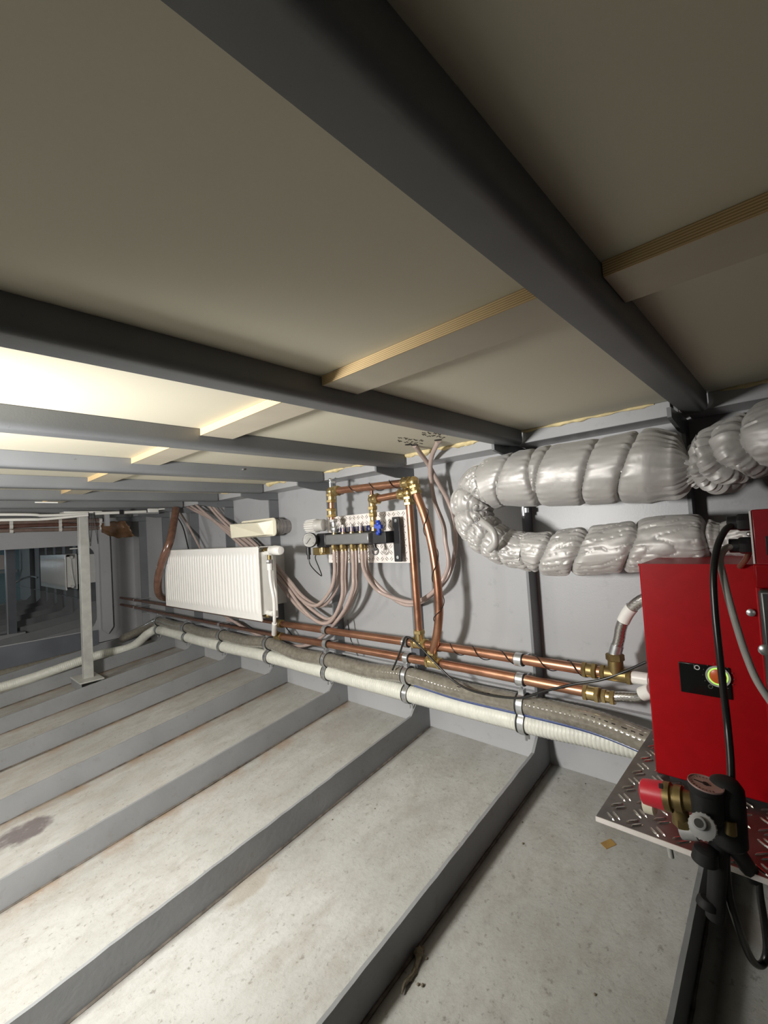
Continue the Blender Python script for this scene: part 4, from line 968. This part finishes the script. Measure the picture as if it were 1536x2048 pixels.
# ================================================================== BOILER PLATFORM
ZP = -.56
b = B().box(.884, 1.40, -.48, .322, ZP - .007, ZP)
b2 = B(); tread(b2, (.886, -.30, ZP), (1, 0, 0), (0, 1, 0), (0, 0, 1), 14, 17, .0362, .0265, .0045, .0026)
pl = tag(mk('boiler_platform', b, 'alu_dark', smooth=False), 'chequer plate platform carrying the red boiler, its bare corner towards the floor', 'platform')
mk('tread_pattern', b2, plain('tread_bar_bright', (.75, .72, .66), .22, .95), pl, smooth=False)
mk('edge_strip', B().box(.8825, .884, -.48, .322, ZP - .008, ZP + .001), 'alu', pl, smooth=False, label='bright cut edge')
for (x, y) in ((1.35, .215), (1.35, -.30)):
    mk('support_leg', B().box(x, x + .03, y, y + .03, fz(x) + .003, ZP - .007), 'rib', pl, smooth=False)
for y in (.20, -.30): mk('support_arm', B().box(.93, HX, y, y + .03, ZP - .030, ZP - .0072), 'rib', pl, smooth=False)
c = W(1337, 1690, x=.90)
b = B().cyl((c.x, c.y, ZP - .004), (c.x + .004, c.y - .002, c.z - .022), .0045, 10)
mk('pale_peg', b, 'cable_grey', pl, label='pale peg under the front edge')
# lifting seam of boiler plate etc
# ================================================================== BOILER
bo = thing('boiler', (1.2, 0, ZP), 'red enamelled boiler cabinet on the chequer plate platform at the right', 'boiler')
XB_ = 1.085; YE = .263; ZT = -.106
b = B().box(XB_, 1.39, -.42, YE, ZP + .012, ZT); mk('casing', b, 'red', bo, bevel=.004)
mk('plinth', B().box(XB_ + .02, 1.38, -.40, YE - .02, ZP, ZP + .014), 'black', bo, smooth=False)
b = B().box(XB_ - .0035, XB_, -.42, YE, ZT - .004, ZT + .0006); mk('top_fold', b, 'red', bo, smooth=False)
# seam line on the front
ys_ = W(1507, 1150, x=XB_).y
mk('door_panel', B().box(XB_ - .006, XB_, -.42, ys_, ZP + .02, ZT - .02), 'red', bo, bevel=.003)
# control panel
p1 = W(1357, 1320, x=XB_); p2 = W(1461, 1338, x=XB_); p3 = W(1464, 1398, x=XB_); p4 = W(1363, 1383, x=XB_)
ya_, yb_ = (p2.y + p3.y) / 2, (p1.y + p4.y) / 2; zt_, zb_ = (p1.z + p2.z) / 2, (p3.z + p4.z) / 2
print('panel', p1, p2, p3, p4)
cp_ = mk('control_panel', B().box(XB_ - .004, XB_ + .001, ya_, yb_, zb_, zt_), 'blackgloss', bo, bevel=.0012)
def txt(body, c, size, mat, parent, name):
    cu = bpy.data.curves.new(name, 'FONT'); cu.body = body; cu.size = size; cu.extrude = .0002; cu.align_x = 'CENTER'; cu.align_y = 'CENTER'
    tmp = bpy.data.objects.new(name, cu); COL.objects.link(tmp)
    dg = bpy.context.evaluated_depsgraph_get(); me = bpy.data.meshes.new_from_object(tmp.evaluated_get(dg)); bpy.data.objects.remove(tmp)
    b = B(); b.v = [V((c[0] - q.co.z, c[1] - q.co.x, c[2] + q.co.y)) for q in me.vertices]; b.f = [tuple(p_.vertices) for p_ in me.polygons]
    return mk(name, b, mat, parent, smooth=False)
XF = XB_ - .0045
c = W(1394, 1335, x=XF); mk('zero_mark', B().ring(c, (1, 0, 0), .0032, .0006, .0016, 20), 'print', cp_)
c = W(1388, 1334, x=XF); txt('1', c, .013, 'printdim', cp_, 'one_mark')
sc_ = W(1436, 1353, x=XF)
mk('switch_ring', B().ring(sc_, (1, 0, 0), .0172, .004, .0030, 32), 'cable_grey', cp_)
mk('switch_glow', B().ring(sc_, (1, 0, 0), .0140, .0035, .0026, 32), 'green', cp_, label='lit green ring of the switch')
mk('rocker', B().lathe(sc_ + V((.001, 0, 0)), (-1, 0, 0), [(0, .0138), (.002, .0138), (.003, .012)], 28), 'orange', cp_, label='orange rocker of the switch')
b = B()
for k in range(12):
    a = math.radians(-55 + 290 * k / 11); b.obox(sc_ + V((0, math.cos(a) * .0245, math.sin(a) * .0245)), (1, 0, 0), (0, 1, 0), (0, 0, 1), .0003, .0007, .0007)
mk('scale_mark', b, 'printdim', cp_, smooth=False)
c = W(1421, 1373, x=XF); mk('flame_symbol', B().ring(c, (1, 0, 0), .003, .0006, .0012, 12), 'printdim', cp_)
for k, (px, py) in enumerate(((1502, 1225), (1530, 1300))):
    c = W(px, py, x=XB_ - .006); mk('panel_screw', B().lathe(c, (-1, 0, 0), [(0, .007), (.003, .007), (.005, .004)], 16), 'zinc', bo)
# burner
bu = thing('burner', (1.0, 0, -.10), 'red burner box mounted on the upper front of the boiler at the picture edge', 'burner')
e = W(1498, 1020, x=.97); f = W(1512, 1130, x=.97); ybn = (e.y + f.y) / 2
print('burner edge', e, f)
mk('burner_box', B().box(.97, 1.075, -.30, ybn, f.z, e.z), plain('burner_red', (.30, .012, .018), .28, var=.06), bu, bevel=.003)
mk('box_edge', B().box(.9685, .9705, ybn - .0005, ybn + .002, f.z + .002, e.z - .002), 'white', bu, smooth=False, label='thin white strip along the edge')  # white strip down the left vertical edge of the box
mk('black_slot', B().box(.9688, .9705, -.05, W(1532, 1090, x=.97).y, W(1532, 1110, x=.97).z, W(1532, 1072, x=.97).z), 'black', bu, bevel=.0004)
c = W(1522, 1074, x=.9695); b = B()
g0 = W(1514, 1178, x=.985)
mk('metal_cover', B().box(.975, 1.078, -.30, g0.y - .001, W(1536, 1400, x=.985).z, g0.z), 'gunmetal', bu, bevel=.006)
mk('red_neck', B().box(.99, 1.078, -.3, W(1506, 1140, x=.985).y, g0.z, f.z), 'red', bu, bevel=.004)
c = W(1530, 1299, x=.974); mk('cover_screw', B().lathe(c, (-1, 0, 0), [(0, .009), (.006, .009), (.008, .006)], 16), 'zinc', bu)
g1 = W(1484, 1045, x=1.0); g2 = W(1489, 1091, x=1.0)
ed = V((1.0, ybn, g1.z)); b = B()
for g in (g1, g2):
    gg = V((1.0, ybn + .001, g.z))
    mk('cable_gland', B().hexn(gg + V((0, .010, 0)), (0, 1, 0), .0155, .020).cyl(gg + V((0, .018, 0)), gg + V((0, .034, 0)), .0125, 14), 'black', bu)
mk('gland_screw', B().ball((.99, ybn + .005, (g1.z + g2.z) / 2), .0045), 'zinc', bu)
# cables
xk = .97
def cab(pts, r, mat, label): return wtube('boiler_cable', [q if isinstance(q, V) else W(q[0], q[1], x=q[2]) for q in pts], r, mat, label, 'cable', seg=14, n=12)
cab([V((1.0, ybn + .03, g1.z)), (1468, 1047, .995), (1450, 1061, .985), (1434, 1096, .97), (1427, 1150, .95), (1430, 1220, .94), (1438, 1300, .93), (1447, 1380, .925), (1455, 1450, .92), (1461, 1520, .90), (1462, 1580, .88), (1456, 1650, .865), (1452, 1720, .86), (1458, 1790, .86), (1475, 1850, .87), (1496, 1905, .90), (1512, 1928, .92), (1527, 1926, .94), (1534, 1895, .95), (1528, 1840, .95), (1520, 1790, .95), (1515, 1740, .96)],
    .0055, 'cable', 'thick black cable arching from the burner and hanging down in front of the boiler')
cab([V((1.0, ybn + .03, g2.z)), (1466, 1092, .995), (1450, 1098, .985), (1440, 1118, .975), (1446, 1150, .965), (1458, 1200, .96), (1474, 1255, .955), (1492, 1310, .95), (1516, 1365, .945), (1560, 1430, .94)],
    .0056, 'cable_grey', 'pale grey cable sweeping down to the right across the red boiler')
cab([(1500, 1100, 1.03), (1492, 1118, 1.05), (1480, 1133, 1.08)], .005, 'hose_brown', 'short dark red cable behind the burner glands')

# ================================================================== SAFETY GROUP HANGING AT THE FRONT
sg = thing('safety_group', W(1430, 1600, x=.83), 'boiler safety group: red-capped relief valve and round gauge in front of the platform', 'valve group')
XS = .83
a0 = W(1290, 1583, x=XS); a1 = W(1336, 1593, x=XS)
A_ = (a1 - a0).normalized()
mk('red_cap', B().lathe(a0 - A_ * .005, A_, [(0, .0150), (.003, .0190), (.010, .0200), (.038, .0215), (.040, .020)], 30), 'redcap', sg, label='red plastic cap')
mk('cap_window', B().obox(W(1322, 1572, x=XS - .0202), A_, (0, 0, 1), (1, 0, 0), .0027, .0032, .002), 'ink', sg, smooth=False)
b = B().lathe(a0 - A_ * .002 + V((.0, .002, -.019)), (A_ * .9 + V((0, 0, -.05))), [(0, .010), (.002, .0145), (.016, .0145), (.018, .012)], 14)
mk('white_knob', b, 'cream', sg, label='cream ribbed knob below the red cap')
mk('brass_body', B().lathe(a0 + A_ * .029, A_, [(0, .0215), (.009, .0215), (.010, .0165), (.014, .0165), (.015, .020), (.025, .020), (.027, .015), (.045, .013)], 30), 'brass_dark', sg)
mk('brass_port', B().cyl(a0 + A_ * .046 - V((0, 0, .010)), a0 + A_ * .050 - V((0, 0, .034)), .0125).hexn(a0 + A_ * .050 - V((0, 0, .034)), (0, 0, 1), .014, .014), 'brass_dark', sg)
gc = W(1411, 1569, x=XS - .005); ga = V((.0, -.14, .98)).normalized()
mk('gauge_body', B().lathe(gc - V((0, 0, .052)), V((0, 0, 1)), [(0, .018), (.006, .021), (.034, .0215), (.042, .0218)], 34).lathe(gc - ga * .012, ga, [(0, .021), (.003, .0225), (.010, .0235), (.0115, .0225)], 34), 'blackmat', sg)
gb = mk('gauge_face', B().lathe(gc - ga * .0005, ga, [(0, .0215), (.0012, .0215)], 34), 'dialpink', sg)
uu = ga.cross(V((0, 1, 0))).normalized(); vv = uu.cross(ga); b = B()
for k in range(19):
    a = math.radians(-130 + 260 * k / 18); d = vv * math.cos(a) + uu * math.sin(a); b.obox(gc + ga * .001 + d * .0175, d, ga, d.cross(ga), .0015, .0002, .0003)
b.obox(gc + ga * .0012 + vv * .004, vv, ga, uu, .011, .0003, .0010); b.lathe(gc + ga * .0006, ga, [(0, .004), (.0015, .004)], 12)
mk('gauge_needle', b, 'ink', gb, smooth=False)
mk('gauge_rim', B().ring(gc + ga * .0010, ga, .0217, .0022, .0014, 34), plain('rim_pink', (.50, .36, .34), .25, .3), sg)
hb = W(1450, 1578, x=XS + .02)
mk('body_block', B().lathe(hb - V((0, 0, .085)), V((0, 0, 1)), [(0, .018), (.006, .023), (.07, .0245), (.088, .024), (.098, .018), (.102, .010)], 26), 'blackmat', sg)
mk('brass_neck', B().cyl(W(1400, 1618, x=XS - .004), W(1401, 1642, x=XS - .010), .010, 16).cyl(W(1460, 1640, x=XS), W(1462, 1668, x=XS), .008, 12), 'brass_dark', sg)
wc = W(1404, 1653, x=XS - .048); wa = V((-.86, .05, .42)).normalized()
b = B().lathe(wc - wa * .012, wa, [(0, .010), (.003, .0155), (.007, .0175), (.012, .017), (.0135, .014)], 30)
uu = wa.orthogonal().normalized(); vv = wa.cross(uu)
for k in range(20):
    a = 2 * PI * k / 20; d = uu * math.cos(a) + vv * math.sin(a); b.tube([wc - wa * .008 + d * .0164, wc - wa * .001 + d * .0167], .0013, 6)
wh = mk('grey_wheel', b, 'greycap', sg, label='grey ribbed hand wheel')
mk('wheel_hub', B().lathe(wc + V((.0, .002, .004)) + wa * .001, wa, [(0, .0088), (.006, .0088), (.007, .0075)], 24), 'greycap', wh)
mk('hub_hole', B().lathe(wc + V((.0, .002, .004)) + wa * .0075, wa, [(0, .0058), (.0010, .0058)], 22), 'ink', wh)
mk('lower_fitting', B().cyl(W(1362, 1662, x=XS), W(1395, 1664, x=XS), .012, 16), 'greycap', sg)
mk('wheel_stem', B().cyl(wc - wa * .012, wc - wa * .060, .010, 14), 'blackmat', sg)
c0 = W(1412, 1694, x=XS + .0); c1 = W(1408, 1735, x=XS - .0)
mk('drain_funnel', B().lathe(c0, c1 - c0, [(0, .010), (.004, .0155), (.022, .0175), (.0225, .0155), (.019, .014), (.008, .008)], 28), 'blackmat', sg)
pd = spline([W(1436, 1660, x=XS + .02), W(1436, 1720, x=XS + .02), W(1434, 1770, x=XS + .02), W(1430, 1835, x=XS + .02)], 8)
mk('drain_pipe', B().tube(pd, .0125, 20), 'blackmat', sg)
c = W(1416, 1797, x=XS + .015); mk('pipe_socket', B().lathe(c, (-.15, .25, -1), [(0, .010), (.004, .0135), (.012, .014), (.013, .012)], 24), 'blackmat', sg)
mk('mounting_arm', B().cyl(hb - V((0, 0, .075)), V((.905, hb.y - .02, ZP - .018)), .012, 12), 'blackmat', sg)

# ================================================================== LITTLE THINGS ON THE FLOOR
def on_floor(px, py):
    d = ray(px, py)      # z = fz(x) plane
    t_ = (-0.812 - 0.122 * HX) / (d.z - 0.122 * d.x); return d * t_
c = on_floor(1217, 1689); a1_ = on_floor(1202, 1689) - c
poly = [on_floor(px, py) + V((0, 0, .0012)) for px, py in ((1201, 1688), (1221, 1679), (1233, 1691), (1213, 1700))]
tag(mk('tape_scrap', B().prism(poly, (0, 0, .0015)), 'tapebrown', smooth=False), 'small brown diamond-shaped scrap of tape on the floor beside the platform corner', 'scrap')
# dry shrivelled strip near the big rib
sp_ = [(804, 1993, .0015), (810, 1975, .004), (822, 1958, .0045), (831, 1940, .005), (836, 1925, .006), (838, 1915, .009), (843, 1903, .007), (846, 1896, .003)]
pts = [on_floor(px, py) + V((0, 0, .005 + .003 * math.sin(i * 1.7))) for i, (px, py, r) in enumerate(sp_)]
P_ = spline(pts, 6); rs = []
for i in range(len(P_)):
    f_ = i / 6; k = min(int(f_), len(sp_) - 2); rs.append(sp_[k][2] * (1 - (f_ - k)) + sp_[k + 1][2] * (f_ - k))
b = B().tube(P_, 0, 10, rf=lambda i, k, a: max(.0008, rs[i] * (1 + .6 * noise.noise(V((i * .4, math.cos(a) * 2, math.sin(a) * 2))))))
tag(mk('dry_scrap', b, 'leaf'), 'dark shrivelled scrap lying by the foot of the nearest long rib', 'scrap')
c = on_floor(853, 1918)
for i, (px, py, r) in enumerate([(853, 1918, .0028), (836, 1970, .003), (845, 1972, .0035), (665, 1640, .0025), (1046, 1688, .003), (1045, 1645, .0022), (1182, 1550, .0022), (1171, 1568, .002), (750, 1618, .0022), (1190, 1990, .0025)]):
    c = on_floor(px, py)
    tag(mk('grit_crumb', B().ball(c + V((0, 0, r * .5)), r, (1.2, .9, .7), 8), 'leaf'),
        ['dark crumb beside the shrivelled scrap', 'left crumb below the shrivelled scrap', 'right crumb below the shrivelled scrap', 'single crumb on the plating left of the nearest long rib',
         'crumb in the bay right of the nearest long rib, level with the tape scrap', 'crumb above the tape scrap', 'upper crumb near the hull side beside the platform', 'lower crumb near the hull side beside the platform',
         'crumb high up in the bay below the riser rib', 'crumb near the bottom right of the picture'][i], 'crumb', 'crumbs on the floor')
